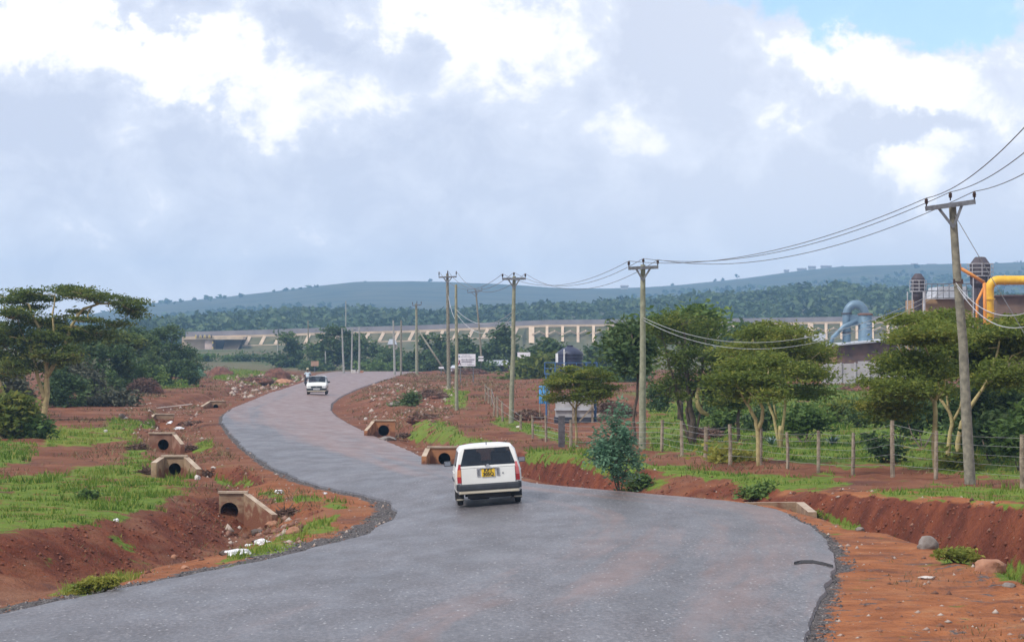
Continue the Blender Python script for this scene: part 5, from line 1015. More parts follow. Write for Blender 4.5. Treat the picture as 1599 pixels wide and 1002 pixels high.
b = hit(850, 640); root = thing('blue_sheet', 'bright blue corrugated sheet standing left of the block-built tank base', 'sheet', b); V = []; n_ = 24; Yb = TY + .8
for i in range(n_ + 1):
    x = 841.5 + 17 * i / n_; o2 = .03 * math.sin(i * 1.6)
    for y in (630, 602): p = at(x, y, Yb); V.append(p + Vector((0, o2, 0)))
V2 = [Vector(v) + Vector((0, .02, 0)) for v in V]; m_ = len(V); Q = [(2 * i, 2 * i + 2, 2 * i + 3, 2 * i + 1) for i in range(n_)] + [(m_ + 2 * i + 1, m_ + 2 * i + 3, m_ + 2 * i + 2, m_ + 2 * i) for i in range(n_)] + [(2 * i + 1, 2 * i + 3, m_ + 2 * i + 3, m_ + 2 * i + 1) for i in range(n_)]
raw('corrugation', V + V2, Q, mat('bright_blue_sheet', (.06, .30, .62), .5, col2=(.05, .24, .52), scale=3), root, smooth=True); k = MB()
for x in (843, 857): k.tube([at(x, 650, Yb + .1), at(x, 602, Yb + .1)], .03, 6)
k.build('post', M_POST, root)
def tmesh(txt, size, m, parent, M4, ext=.004, bold=0.):
    cu = bpy.data.curves.new('lettering', 'FONT'); cu.body = txt; cu.size = size; cu.extrude = ext; cu.align_x = 'CENTER'; cu.align_y = 'CENTER'; cu.offset = bold
    o = bpy.data.objects.new('lettering', cu); C.objects.link(o); dg = bpy.context.evaluated_depsgraph_get(); me = bpy.data.meshes.new_from_object(o.evaluated_get(dg)); bpy.data.objects.remove(o); bpy.data.curves.remove(cu)
    me.materials.clear(); me.materials.append(m); me.transform(M4); o = bpy.data.objects.new('lettering', me); C.objects.link(o); o.parent = parent; return o
M_WS = mat('white_sign_paint', (.74, .74, .78), .6, col2=(.68, .68, .72), scale=2); M_INK = mat('dark_sign_ink', (.06, .05, .10), .7, scale=3); M_RED = mat('red_ribbon_ink', (.40, .04, .06), .6, scale=3)
BY = 300.; s = BY / F; b = fbase(728.5, BY); root = thing('billboard', 'white billboard with a dark ribbon emblem and lines of lettering', 'billboard', b)
quadwall('board', [(714.5, 571.5), (742.5, 571.5), (742.5, 552.5), (714.5, 552.5)], BY, .06, M_WS)
for x in (719, 739): q = at(x, 560, BY + .12); k = MB(); k.tube([Vector((q.x, q.y, b.z - .2)), at(x, 553, BY + .12)], .05, 7); k.build('post', M_STEEL, root)
k = MB(); k.beam(at(715.4, 569.5, BY - .02), at(718.2, 562, BY - .02), .07, .02, up=(0, -1, 0)); k.build('ribbon', M_RED, root); k = MB(); k.beam(at(719.0, 569.5, BY - .045), at(716.2, 562, BY - .045), .07, .02, up=(0, -1, 0)); k.build('ribbon', M_INK, root)
k = MB(); k.box(at(717, 556.3, BY - .02), (.11, .02, .11)); k.build('emblem', mat('blue_emblem_ink', (.10, .20, .35), .6, scale=3), root)
RW = random.Random(5)
for y, h, x0, x1, bold in ((554.6, .05, 722, 734, 0), (557.0, .05, 720, 736, 0), (561.2, .10, 720.5, 741, 1), (564.4, .10, 721, 739, 1), (567.6, .06, 721, 737, 0), (569.8, .05, 730, 741, 0)):
    k = MB(); x = x0
    while x < x1:                                        # illegible lettering: letter-sized strokes with word gaps
        w_ = RW.uniform(.45, .8); a = at(x, y, BY - .012); k.box(a, (w_ * s * .72, .015, h * RW.uniform(.85, 1.1))); x += w_ + (1.0 if RW.random() < .2 else .25)
    k.build('lettering_line', M_INK if bold else mat('grey_sign_ink', (.25, .25, .32), .7, scale=3), root)
for x0, x1, y0, y1, Y, lab, m in ((747, 755, 556, 558.5, 420, 'upper small white sign board right of the white billboard', M_WS), (747, 755, 560.5, 563.5, 420, 'lower small white sign board right of the white billboard', M_WS), (685, 693, 572.5, 575.3, 395, 'tiny white sign board below the slanting prop', M_WS), (485.5, 497.5, 563.5, 571.5, 500, 'brown sign board beside the motorcyclist', mat('brown_sign_paint', (.36, .22, .15), .8, scale=1.5)), (808, 828, 550, 561, 380, 'white board behind the third pole and tree', M_WS)):
    root = thing('sign_board', lab, 'sign', fbase((x0 + x1) / 2, Y)); quadwall('board', [(x0, y1), (x1, y1), (x1, y0), (x0, y0)], Y, .08, m); q = at((x0 + x1) / 2, y0, Y + .14); k = MB(); k.tube([Vector((q.x, q.y, root.location.z - .2)), q], .05, 6); k.build('post', M_STEEL, root)
def shed(lab, x0, x1, yt, yb, yg, Y, mr, mw):
    global root
    root = thing('shed', lab, 'shed', fbase((x0 + x1) / 2, Y)); quadwall('wall', [(x0 + 1, yg), (x1 - 1, yg), (x1 - 1, yb - .3), (x0 + 1, yb - .3)], Y, 4, mw)
    A = [at(x0, yb, Y - .5), at(x1, yb, Y - .5), at(x1 - 3, yt, Y + 4.5), at(x0 + 3, yt, Y + 4.5)]; raw('roof', A + [a + Vector((0, 0, .08)) for a in A], [(3, 2, 1, 0), (4, 5, 6, 7), (0, 1, 5, 4), (1, 2, 6, 5), (2, 3, 7, 6), (3, 0, 4, 7)], mr, root)
M_GR = mat('grey_iron_roof', (.33, .35, .38), .6, col2=(.25, .26, .28), scale=1.5)
shed('low dark shed with a grey iron roof right of the crooked pole', 757, 796, 563, 571, 590, 430, M_GR, M_MAR)
shed('pale-walled shed behind the third pole', 797, 826, 567, 573, 592, 415, M_ROOF, M_WS)
shed('small white shed behind the yellow-footed pole', 703, 716, 571, 575, 590, 420, M_ROOF, M_WS)
shed('bluish far shed at the foot of the propped pole', 634, 650, 568, 573, 592, 520, M_GR, mat('bluish_wall', (.18, .24, .34), .8, scale=1))
shed('grey shed at the far side of the crest, above the thin pair of poles', 605, 620, 530, 538, 575, 640, M_GR, M_PINK)
for x, y, w, h, lab in ((552, 578, 9, 6, 'white goat-sized stone block at the foot of the crest poles'), (565, 578, 7, 5, 'pinkish block beside the white one at the crest poles'), (559, 575, 3, 6, 'small white marker post at the crest')):
    Y = 468; b = fbase(x, Y); s = Y / F; k = MB(); k.box((b.x, Y, b.z + h * s * .45), (w * s * .8, .5, h * s), bev=.08); o_ = k.build('stone_block', M_PALE if x != 565 else M_ROCKO); tag(o_, lab, 'stone block')
# ---------------------------------------------------------------- the estate cars
M_CAR = mat('dusty_white_paint', (.78, .78, .745), .22, col2=(.70, .685, .64), scale=1.1, bump=0); M_CARL = mat('cream_lower_paint', (.66, .60, .47), .5, col2=(.55, .47, .34), scale=1.4)
M_BUMP = mat('charcoal_plastic', (.030, .034, .042), .6, scale=5); M_UND = mat('dark_underbody', (.022, .02, .02), .9, scale=5); M_TYRE = mat('tyre_rubber', (.028, .027, .027), .85, scale=9); M_RIM = mat('steel_rim', (.45, .45, .45), .45, metal=.6, scale=6)
M_LR = mat('tail_lamp_red', (.34, .02, .025), .2, scale=4); M_LP = mat('tail_lamp_pink', (.52, .13, .13), .25, scale=4); M_LO = mat('tail_lamp_orange', (.62, .22, .09), .25, scale=4); M_LW = mat('headlamp_glass', (.66, .68, .68), .15, scale=4); M_CHR = mat('dull_chrome', (.55, .55, .56), .25, metal=.8, scale=6)
M_PY = mat('yellow_number_plate', (.78, .50, .02), .5, var=.06, scale=4); M_PW = mat('white_number_plate', (.76, .76, .76), .5, var=.05, scale=4); M_PK = mat('plate_ink', (.03, .025, .02), .6, scale=4); M_MUD = mat('pale_mudflap', (.50, .45, .36), .8, scale=4); M_SEAT = mat('dark_seat_cloth', (.07, .07, .08), .9, scale=6); M_SKIN = mat('brown_skin', (.12, .065, .045), .6, scale=6)
def glassm():
    m = bpy.data.materials.new('tinted_glass'); m.use_nodes = True; nt = m.node_tree; p = nt.nodes['Principled BSDF']
    p.inputs['Base Color'].default_value = (.018, .026, .040, 1); p.inputs['Roughness'].default_value = .08; t = nd(nt, 'ShaderNodeBsdfTransparent'); t.inputs[0].default_value = (.75, .85, .88, 1); x = nd(nt, 'ShaderNodeMixShader'); x.inputs[0].default_value = .5
    nt.links.new(t.outputs[0], x.inputs[1]); nt.links.new(p.outputs[0], x.inputs[2]); nt.links.new(x.outputs[0], nt.nodes['Material Output'].inputs[0]); return m
M_GL = glassm()
# half section, bottom to roof: 0 floor centre,1 floor edge,2 sill,3 low flank,4 flank,5 waist,6 window top,7 roof edge,8 roof,9 roof centre
def sec(zb, zs, zw, zt, wl, ww, wr): return [(0, zb), (wl * .90, zb), (wl * .975, zb + .07), (wl, .60), (wl * .995, zs), (ww, zw), (wr + .045, zt - .13), (wr - .03, zt - .045), (wr * .55, zt - .008), (0, zt)]
def bon(zb, zs, z, wl): return [(0, zb), (wl * .90, zb), (wl * .975, zb + .07), (wl, min(.58, z - .12)), (wl * .985, min(zs, z - .06)), (wl * .93, z - .03), (wl * .80, z - .005), (wl * .62, z + .005), (wl * .34, z + .016), (0, z + .02)]
ST = [(-2.09, -1.93, sec(.33, .86, .98, 1.50, .80, .775, .645)), (-1.98, -1.82, sec(.30, .87, .985, 1.515, .838, .81, .67)), (-1.0, -.95, sec(.27, .87, .975, 1.525, .845, .815, .68)), (.08, .02, sec(.27, .87, .97, 1.525, .845, .815, .68)),
      (.62, .42, sec(.27, .87, .965, 1.51, .845, .812, .67)), (1.20, 1.20, bon(.27, .87, 1.0, .84)), (1.78, 1.78, bon(.27, .84, .90, .825)), (2.02, 2.02, bon(.30, .78, .83, .79)), (2.10, 2.10, bon(.36, .64, .70, .73))]
def spt(i, j, sgn): y0, y1, S = ST[i]; x, z = S[j]; f = min(max((z - .98) / .5, 0), 1); return Vector((x * sgn, y0 + (y1 - y0) * f, z))
def car(name, label, loc, rz, roll, plate_rear):
    root = thing(name, label, 'car', loc, None, rz); root.rotation_euler = (0, roll, rz)
    V = []; Q = []; G = {}
    def vid(p):
        k = tuple(round(c, 5) for c in p)
        if k not in G: G[k] = len(V); V.append(p)
        return G[k]
    glassq = {'side_window': [], 'windscreen': [], 'rear_window': []}
    for i in range(len(ST) - 1):
        for sg in (-1, 1):
            for j in range(9):
                P = [spt(i, j, sg), spt(i + 1, j, sg), spt(i + 1, j + 1, sg), spt(i, j + 1, sg)]
                if sg < 0: P = P[::-1]
                if j == 5 and i in (1, 2, 3):     # side glazing, set in a frame
                    c = sum(P, Vector()) / 4; I_ = [p + (c - p).normalized() * min(.055, (c - p).length * .4) for p in P]
                    for a in range(4): b = (a + 1) % 4; Q.append([vid(P[a]), vid(P[b]), vid(I_[b]), vid(I_[a])])
                    glassq['side_window'].append(I_); continue
                if i == 4 and j >= 6:             # windscreen
                    glassq['windscreen'].append(P); continue
                if i == 4 and j == 5:
                    Q.append([vid(p) for p in P]); continue
                Q.append([vid(p) for p in P])
    # rear face, hatch and window opening
    L_ = [spt(0, j, -1) for j in range(10)]; R_ = [spt(0, j, 1) for j in range(10)]
    rows_ = [1, 2, 3, 4, 5]
    for a, b in zip(rows_[:-1], rows_[1:]): Q.append([vid(R_[a]), vid(L_[a]), vid(L_[b]), vid(R_[b])][::-1])
    def inn(p, f): return Vector((p.x * f, p.y, p.z))
    l5, r5, l7, r7 = inn(L_[5], .90), inn(R_[5], .90), inn(L_[7], .92), inn(R_[7], .92)
    for p in (l5, r5): p.z += .035
    for p in (l7, r7): p.z -= .01
    Q.append([vid(L_[5]), vid(R_[5]), vid(r5), vid(l5)]); Q.append([vid(L_[5]), vid(l5), vid(l7), vid(L_[7]), vid(L_[6])]); Q.append([vid(R_[5]), vid(R_[6]), vid(R_[7]), vid(r7), vid(r5)]); Q.append([vid(L_[7]), vid(l7), vid(r7), vid(R_[7]), vid(R_[8]), vid(R_[9]), vid(L_[8])])
    glassq['rear_window'].append([l5, r5, r7, l7])
    n8 = len(ST) - 1; F_ = [spt(n8, j, -1) for j in range(1, 10)] + [spt(n8, j, 1) for j in range(8, 0, -1)]; Q.append([vid(p) for p in F_])
    me = bpy.data.meshes.new('body'); me.from_pydata([tuple(v) for v in V], [], Q); me.update(); bm = bmesh.new(); bm.from_mesh(me); bmesh.ops.remove_doubles(bm, verts=bm.verts, dist=.0005); bmesh.ops.recalc_face_normals(bm, faces=bm.faces); bm.to_mesh(me); bm.free()
    body = bpy.data.objects.new('body', me); C.objects.link(body)
    for x in (-.80, .80):                        # wheel arches cut out for real
        for y in (-1.30, 1.22):
            k = MB(); k.lathe((x - .3 if x > 0 else x - .3, y, .33), [(.36, 0), (.36, .6)], 24, 'x'); cut_ = k.build('cutter', M_UND); bm = body.modifiers.new('b', 'BOOLEAN'); bm.object = cut_; bm.operation = 'DIFFERENCE'; bm.solver = 'EXACT'
            dg = bpy.context.evaluated_depsgraph_get(); m2 = bpy.data.meshes.new_from_object(body.evaluated_get(dg)); body.modifiers.clear(); bpy.data.objects.remove(cut_)
            if len(m2.polygons) > 40: body.data = m2
    me = body.data; me.materials.clear(); me.materials.append(M_CAR); me.materials.append(M_UND)
    for p in me.polygons: p.material_index = 1 if (p.center.z < .29 or (abs(p.normal.z) < .2 and False)) else 0; p.use_smooth = True
    me.set_sharp_from_angle(angle=rad(32)); body.parent = root
    def part(k, nm, m, par=root, sm_=False): return k.build(nm, m, par, local=True, smooth=sm_)
    for nm, qs in glassq.items():
        if nm == 'side_window':
            for q in qs: raw('side_window', q, [(0, 1, 2, 3)], M_GL, root, local=True)
        else:
            VV = []; QQ = []
            for q in qs: QQ.append(tuple(range(len(VV), len(VV) + 4))); VV += q
            gw_ = raw(nm, VV, QQ, M_GL, root, local=True)
            if nm == 'rear_window':
                k = MB(); k.beam((-.05, -2.085, 1.045), (-.42, -2.065, 1.10), .02, .018); k.box((-.03, -2.10, 1.03), (.09, .04, .05)); part(k, 'wiper', M_BUMP, gw_)
    # interior
    k = MB(); k.box((0, -.4, .62), (1.5, 3.0, .06)); k.box((0, .95, .80), (1.4, .3, .30)); part(k, 'interior_floor', M_UND)
    for x in (-.38, .38):
        for y in (-.05, -.95): k = MB(); k.box((x, y, .78), (.5, .48, .16), bev=.04); k.box((x, y - .25, 1.02), (.48, .14, .56), bev=.05); k.box((x, y - .27, 1.36), (.26, .1, .16), bev=.04); part(k, 'seat', M_SEAT)
    # tail lamps: tall, on the corners
    for sg in (-1, 1):
        k = MB(); lm = MB()
        def slab(z0, z1, m, kk):
            x0 = .690; f0 = min(max((z0 - .98) / .5, 0), 1); f1 = min(max((z1 - .98) / .5, 0), 1); xo0 = .79 - .05 * max(0, z0 - .86) / .2; xo1 = .79 - .05 * max(0, z1 - .86) / .2
            ya, yb = -2.09 + .16 * f0, -2.09 + .16 * f1
            A = [(x0 * sg, ya - .022, z0), (xo0 * sg, ya - .012, z0), ((xo0 + .028) * sg, ya + .10, z0), (x0 * sg, yb - .022, z1), (xo1 * sg, yb - .012, z1), ((xo1 + .02) * sg, yb + .10, z1), (x0 * sg, ya + .02, z0), (x0 * sg, yb + .02, z1)]
            kk.add(A, [(0, 1, 4, 3), (1, 2, 5, 4), (3, 4, 5, 7), (0, 6, 2, 1), (0, 3, 7, 6)])
        slab(.60, .755, None, k); tl = part(k, 'tail_lamp', M_LR); k = MB(); slab(.758, .93, None, k); part(k, 'lens', M_LO if sg < 0 else M_LP, tl); k = MB(); slab(.933, 1.07, None, k); part(k, 'lens', M_LR if sg < 0 else M_LP, tl)
    # hatch
    k = MB(); k.box((0, -2.089, .70), (1.378, .02, .518)); part(k, 'hatch_seam', M_UND)
    k = MB(); k.box((0, -2.098, .70), (1.36, .02, .50), bev=.008); ht = part(k, 'tailgate', M_CAR)
    k = MB(); k.box((0, -2.125, .945), (.46, .035, .028), bev=.006); part(k, 'handle', M_CHR, ht)
    for sg in (-1, 1):
        k = MB(); k.box((sg * .245, -2.117, .845), (.085, .022, .20), bev=.006); rl = part(k, 'lamp_frame', M_CHR, ht); k = MB(); k.box((sg * .245, -2.131, .845), (.045, .014, .15)); part(k, 'lens', M_STEEL, rl)
    k = MB(); k.lathe((0, -2.115, 1.0), [(.045, -.012), (.045, .008)], 16, 'y'); part(k, 'badge', M_CHR, ht)
    k = MB(); k.box((-.52, -2.113, .53), (.12, .012, .022)); k.box((.37, -2.113, .80), (.035, .012, .03)); part(k, 'model_lettering', M_STEEL, ht)
    k = MB(); k.box((0, -2.122, .835), (.335, .016, .215), bev=.004); pl = part(k, 'number_plate', M_PY, ht)
    if plate_rear:
        rx = Matrix.Rotation(math.pi / 2, 4, 'X')
        for t_, z in (('KBT', .885), ('305Q', .785)): tmesh(t_, .118, M_PK, pl, Matrix.Translation((0, -2.134, z)) @ rx, .003, .004)
    # bumpers and lower trim
    k = MB(); k.box((0, -2.09, .475), (1.56, .17, .17), bev=.045)
    for sg in (-1, 1): k.box((sg * .775, -1.95, .49), (.10, .36, .17), bev=.03)
    part(k, 'rear_bumper', M_BUMP); k = MB(); k.box((0, -2.07, .358), (1.52, .16, .085), bev=.03); part(k, 'rear_valance', M_CARL)
    k = MB(); k.box((0, -1.9, .26), (1.1, .3, .14), bev=.03); k.box((0, -1.3, .27), (1.2, .12, .12)); k.box((-.25, -1.7, .215), (.5, .5, .12), bev=.03); k.tube([(.45, -2.08, .26), (.45, -1.0, .27)], .028, 8); k.box((.1, -.2, .25), (1.1, 3.2, .1)); part(k, 'underbody', M_UND)
    k = MB(); k.box((0, 2.06, .44), (1.54, .20, .20), bev=.05)
    for sg in (-1, 1): k.box((sg * .765, 1.88, .46), (.1, .36, .2), bev=.03)
    part(k, 'front_bumper', M_BUMP); k = MB(); k.box((0, 2.05, .305), (1.46, .18, .09), bev=.03); part(k, 'front_valance', M_CARL)
    k = MB(); k.box((0, 2.115, .64), (.88, .05, .15), bev=.015); gr = part(k, 'grille', M_BUMP); k = MB(); k.box((0, 2.146, .65), (.1, .012, .05)); part(k, 'emblem', M_CHR, gr)
    for sg in (-1, 1): k = MB(); k.box((sg * .60, 2.06, .68), (.30, .12, .15), bev=.04); part(k, 'headlamp', M_LW)
    k = MB(); k.box((0, 2.172, .46), (.52, .014, .115), bev=.003); fp = part(k, 'front_plate', M_PW); k = MB()
    for q in range(7): k.box((-.2 + .066 * q + (.02 if q > 2 else 0), 2.181, .46), (.034, .006, .06))
    part(k, 'lettering', M_PK, fp)
    for sg in (-1, 1):
        k = MB(); k.box((sg * .965, .66, 1.005), (.20, .10, .135), bev=.035); k.box((sg * .86, .68, .965), (.1, .05, .05)); mr = part(k, 'mirror', M_BUMP); k = MB(); k.box((sg * .97, .606, 1.005), (.155, .008, .10), bev=.002); part(k, 'mirror_glass', mat('mirror_silver', (.5, .55, .6), .08, metal=1., var=.02), mr)
        k = MB(); k.box((sg * .852, .15, .62), (.02, 1.9, .06), bev=.008); part(k, 'side_moulding', M_BUMP)
        for y in (-.05, -.95): k = MB(); k.box((sg * .852, y - .32, .84), (.03, .14, .035), bev=.008); part(k, 'door_handle', M_CAR)
        for y in (-1.30, 1.22):
            k = MB(); k.lathe((sg * .735 - .0825, y, .295), [(.19, 0), (.275, .01), (.295, .035), (.295, .13), (.275, .155), (.19, .165)], 28, 'x'); wh = part(k, 'wheel', M_TYRE, sm_=40); k = MB(); k.lathe((sg * .735 - .088, y, .295), [(.06, 0), (.17, .004), (.185, .02), (.185, .155), (.17, .172), (.06, .176)], 20, 'x'); part(k, 'rim', M_RIM, wh, 40)
        k = MB(); k.box((sg * .735, -1.665, .24), (.20, .016, .22)); mf = part(k, 'mudflap', M_UND); k = MB(); k.box((sg * .735, -1.676, .165), (.20, .008, .035)); part(k, 'flap_edge', M_MUD, mf)
    k = MB(); k.tube([(0, -1.80, 1.525), (0, -1.86, 1.60)], .012, 5); part(k, 'aerial', M_BUMP)
    return root
p = hitroad(764, 787); yaw = rad(2.2); off = Matrix.Rotation(yaw, 3, 'Z') @ Vector((0, 1.3, 0)); Cn = p + off; Cn.z = roadz(p.x, p.y) + (roadz(Cn.x, Cn.y) - roadz(p.x, p.y)) 
car1 = car('estate_car', 'dusty white estate car driving away, yellow plate reading KBT 305Q, nearest on the road', Cn, yaw, rad(-3.6), True)
p = hitroad(495, 616); yaw = rad(181.3); off = Matrix.Rotation(yaw, 3, 'Z') @ Vector((0, -1.2, 0)); Cn = p + off; Cn.z = roadz(Cn.x, Cn.y)
car2 = car('estate_car', 'white oncoming estate car with a white front plate, small and far up the road', Cn, yaw, rad(1.0), False)
# ---------------------------------------------------------------- people
def skin(name, J, E, rr, m, parent, sub=2):
    me = bpy.data.meshes.new(name); me.from_pydata(J, E, []); o = bpy.data.objects.new(name, me); C.objects.link(o); md = o.modifiers.new('s', 'SKIN'); md.use_smooth_shade = True
    lay = me.skin_vertices[0].data
    for k, r in enumerate(rr): lay[k].radius = (r, r) if not isinstance(r, tuple) else r
    lay[0].use_root = True; sb = o.modifiers.new('d', 'SUBSURF'); sb.levels = sub; sb.render_levels = sub
    dg = bpy.context.evaluated_depsgraph_get(); m2 = bpy.data.meshes.new_from_object(o.evaluated_get(dg)); bpy.data.objects.remove(o); m2.materials.clear(); m2.materials.append(m)
    o = bpy.data.objects.new(name, m2); C.objects.link(o); o.parent = parent; return o
M_SHIRT = mat('pale_blue_shirt', (.55, .66, .72), .85, col2=(.45, .55, .62), scale=6); M_TROU = mat('dark_trousers', (.045, .04, .045), .9, scale=6); M_CAP = mat('straw_hat', (.42, .36, .24), .85, scale=9); M_PINK2 = mat('pink_blouse', (.62, .22, .24), .85, scale=6); M_SHOE = mat('black_shoe', (.02, .02, .02), .7, scale=6)
q = hitroad(480.4, 606); q.z = roadz(q.x, q.y); RZ0 = rad(6)
bike = thing('motorcycle', 'dark motorcycle ridden away beyond the oncoming white car', 'motorcycle', q, None, RZ0)
M_BK = mat('black_bike_paint', (.03, .02, .022), .4, scale=6); M_BKR = mat('dark_red_tank', (.16, .03, .03), .35, scale=6)
for y in (-.62, .66):
    k = MB(); k.lathe((-.045, y, .30), [(.21, 0), (.29, .012), (.30, .045), (.29, .078), (.21, .09)], 24, 'x'); wh = k.build('wheel', M_TYRE, bike, True, 40); k = MB(); k.lathe((-.05, y, .30), [(.02, 0), (.035, .02), (.035, .08), (.02, .1)], 10, 'x')
    for a in range(8): k.beam((0, y, .30), (0, y + .22 * math.cos(a * .785), .30 + .22 * math.sin(a * .785)), .012, .012)
    k.build('spokes', M_RIM, wh, True)
k = MB(); k.tube([(0, .66, .30), (0, .50, .62), (0, .42, .92)], .03, 8); k.tube([(0, .45, .85), (0, .1, .78), (0, -.55, .72)], .035, 8); k.tube([(0, .40, .75), (0, .12, .36), (0, -.62, .30)], .03, 8); k.tube([(.1, -.62, .30), (.1, -.45, .70)], .025, 7); k.tube([(-.1, -.62, .30), (-.1, -.45, .70)], .025, 7); k.build('frame', M_BK, bike, True, True)
k = MB(); k.box((0, .08, .42), (.26, .38, .30), bev=.05); k.build('engine', M_STEEL, bike, True); k = MB(); k.ball((0, .22, .86), 1, 3, 0, (.13, .26, .12)); k.build('fuel_tank', M_BKR, bike, True, True); k = MB(); k.box((0, -.32, .82), (.26, .70, .09), bev=.035); k.build('saddle', M_BUMP, bike, True)
k = MB(); k.tube([(-.36, .30, 1.02), (-.15, .42, 1.0), (.15, .42, 1.0), (.36, .30, 1.02)], .017, 7); k.build('handlebar', M_STEEL, bike, True, True); k = MB(); k.box((0, -.72, .74), (.14, .05, .09), bev=.015); k.build('tail_light', M_LR, bike, True); k = MB(); k.tube([(.15, .1, .30), (.17, -.75, .36)], .04, 8); k.build('exhaust', M_CHR, bike, True, True)
k = MB(); k.box((0, -.66, .55), (.17, .02, .3), bev=.008); k.build('mudguard', M_BK, bike, True)
for sg in (-1, 1): k = MB(); k.tube([(sg * .22, .38, 1.02), (sg * .27, .36, 1.2)], .008, 5); k.box((sg * .28, .35, 1.23), (.12, .03, .08), bev=.01); k.build('mirror', M_BK, bike, True)
rd = thing('person', 'person in a pale blue shirt and straw-coloured hat riding the motorcycle away', 'person', q, None, RZ0)
J = [(0, -.18, .95), (0, -.16, 1.12), (0, -.10, 1.32), (0, -.05, 1.46), (0, -.01, 1.55), (0, .03, 1.66), (0, .02, 1.75), (.18, -.08, 1.42), (.30, .08, 1.22), (.34, .28, 1.06), (-.18, -.08, 1.42), (-.30, .08, 1.22), (-.34, .28, 1.06), (.14, -.12, .90), (.22, .24, .74), (.20, .08, .36), (-.14, -.12, .90), (-.22, .24, .74), (-.20, .08, .36), (.20, .24, .30), (-.20, .24, .30)]
E = [(0, 1), (1, 2), (2, 3), (3, 4), (4, 5), (5, 6), (3, 7), (7, 8), (8, 9), (3, 10), (10, 11), (11, 12), (0, 13), (13, 14), (14, 15), (15, 19), (0, 16), (16, 17), (17, 18), (18, 20)]
skin('body', J, E, [.13, .12, .14, .10, .055, .095, .08, .065, .045, .035, .065, .045, .035, .085, .065, .045, .085, .065, .045, .035, .035], M_SKIN, rd)
skin('shirt', [J[0], J[1], J[2], (0, -.05, 1.45), (.18, -.08, 1.42), (.28, .05, 1.25), (-.18, -.08, 1.42), (-.28, .05, 1.25)], [(0, 1), (1, 2), (2, 3), (3, 4), (4, 5), (3, 6), (6, 7)], [.175, .165, .18, .12, .095, .075, .095, .075], M_SHIRT, rd)
skin('trousers', [J[0], J[13], J[14], J[15], J[16], J[17], J[18]], [(0, 1), (1, 2), (2, 3), (0, 4), (4, 5), (5, 6)], [.165, .12, .09, .065, .12, .09, .065], M_TROU, rd)
for sg in (-1, 1):
    k = MB(); k.box((sg * .20, .16, .29), (.10, .27, .09), bev=.035); k.build('shoe', M_SHOE, rd, True)
    for f_ in range(4): k = MB(); k.tube([(sg * (.335 + .0), .27, 1.055), (sg * (.33 + .025 * f_ - .03), .325, 1.055), (sg * (.33 + .025 * f_ - .03), .33, 1.02), (sg * (.33 + .025 * f_ - .03), .30, 1.0)], .010, 6); k.build('finger', M_SKIN, rd, True, True)
k = MB(); k.lathe((0, .02, 1.74), [(.19, 0), (.195, .012), (.12, .03), (.115, .10), (.09, .14), (.04, .155)], 20); k.build('hat', M_CAP, rd, True, True)
# driver of the oncoming car (right-hand drive)
mw = Matrix.Translation(car2.location) @ car2.rotation_euler.to_matrix().to_4x4(); lp = mw @ Vector((.37, -.06, .84))
dr = thing('person', 'person in pink at the wheel of the oncoming white car', 'person', lp, None, car2.rotation_euler.z); dr.rotation_euler = car2.rotation_euler
J = [(0, 0, .02), (0, -.03, .18), (0, -.05, .34), (0, -.03, .42), (0, .0, .52), (0, 0, .60), (.17, -.03, .32), (.22, .14, .18), (.14, .38, .26), (-.17, -.03, .32), (-.22, .14, .18), (-.14, .38, .26), (.1, .12, .02), (.12, .42, .02), (-.1, .12, .02), (-.12, .42, .02)]
E = [(0, 1), (1, 2), (2, 3), (3, 4), (4, 5), (2, 6), (6, 7), (7, 8), (2, 9), (9, 10), (10, 11), (0, 12), (12, 13), (0, 14), (14, 15)]
skin('body', J, E, [.13, .12, .12, .055, .09, .075, .06, .042, .035, .06, .042, .035, .08, .06, .08, .06], M_SKIN, dr); skin('blouse', [J[0], J[1], J[2], J[6], J[7], J[9], J[10]], [(0, 1), (1, 2), (2, 3), (3, 4), (2, 5), (5, 6)], [.155, .15, .15, .09, .07, .09, .07], M_PINK2, dr)
k = MB(); k.ball((0, -.03, .585), 1, 3, .1, (.105, .11, .085)); k.build('hair', M_SHOE, dr, True, True)
k = MB(); P = [(.37 + .19 * math.cos(a), .36 + .05 * math.sin(a) + .4, 1.02 + .17 * math.sin(a)) for a in np.linspace(0, math.tau, 20)]
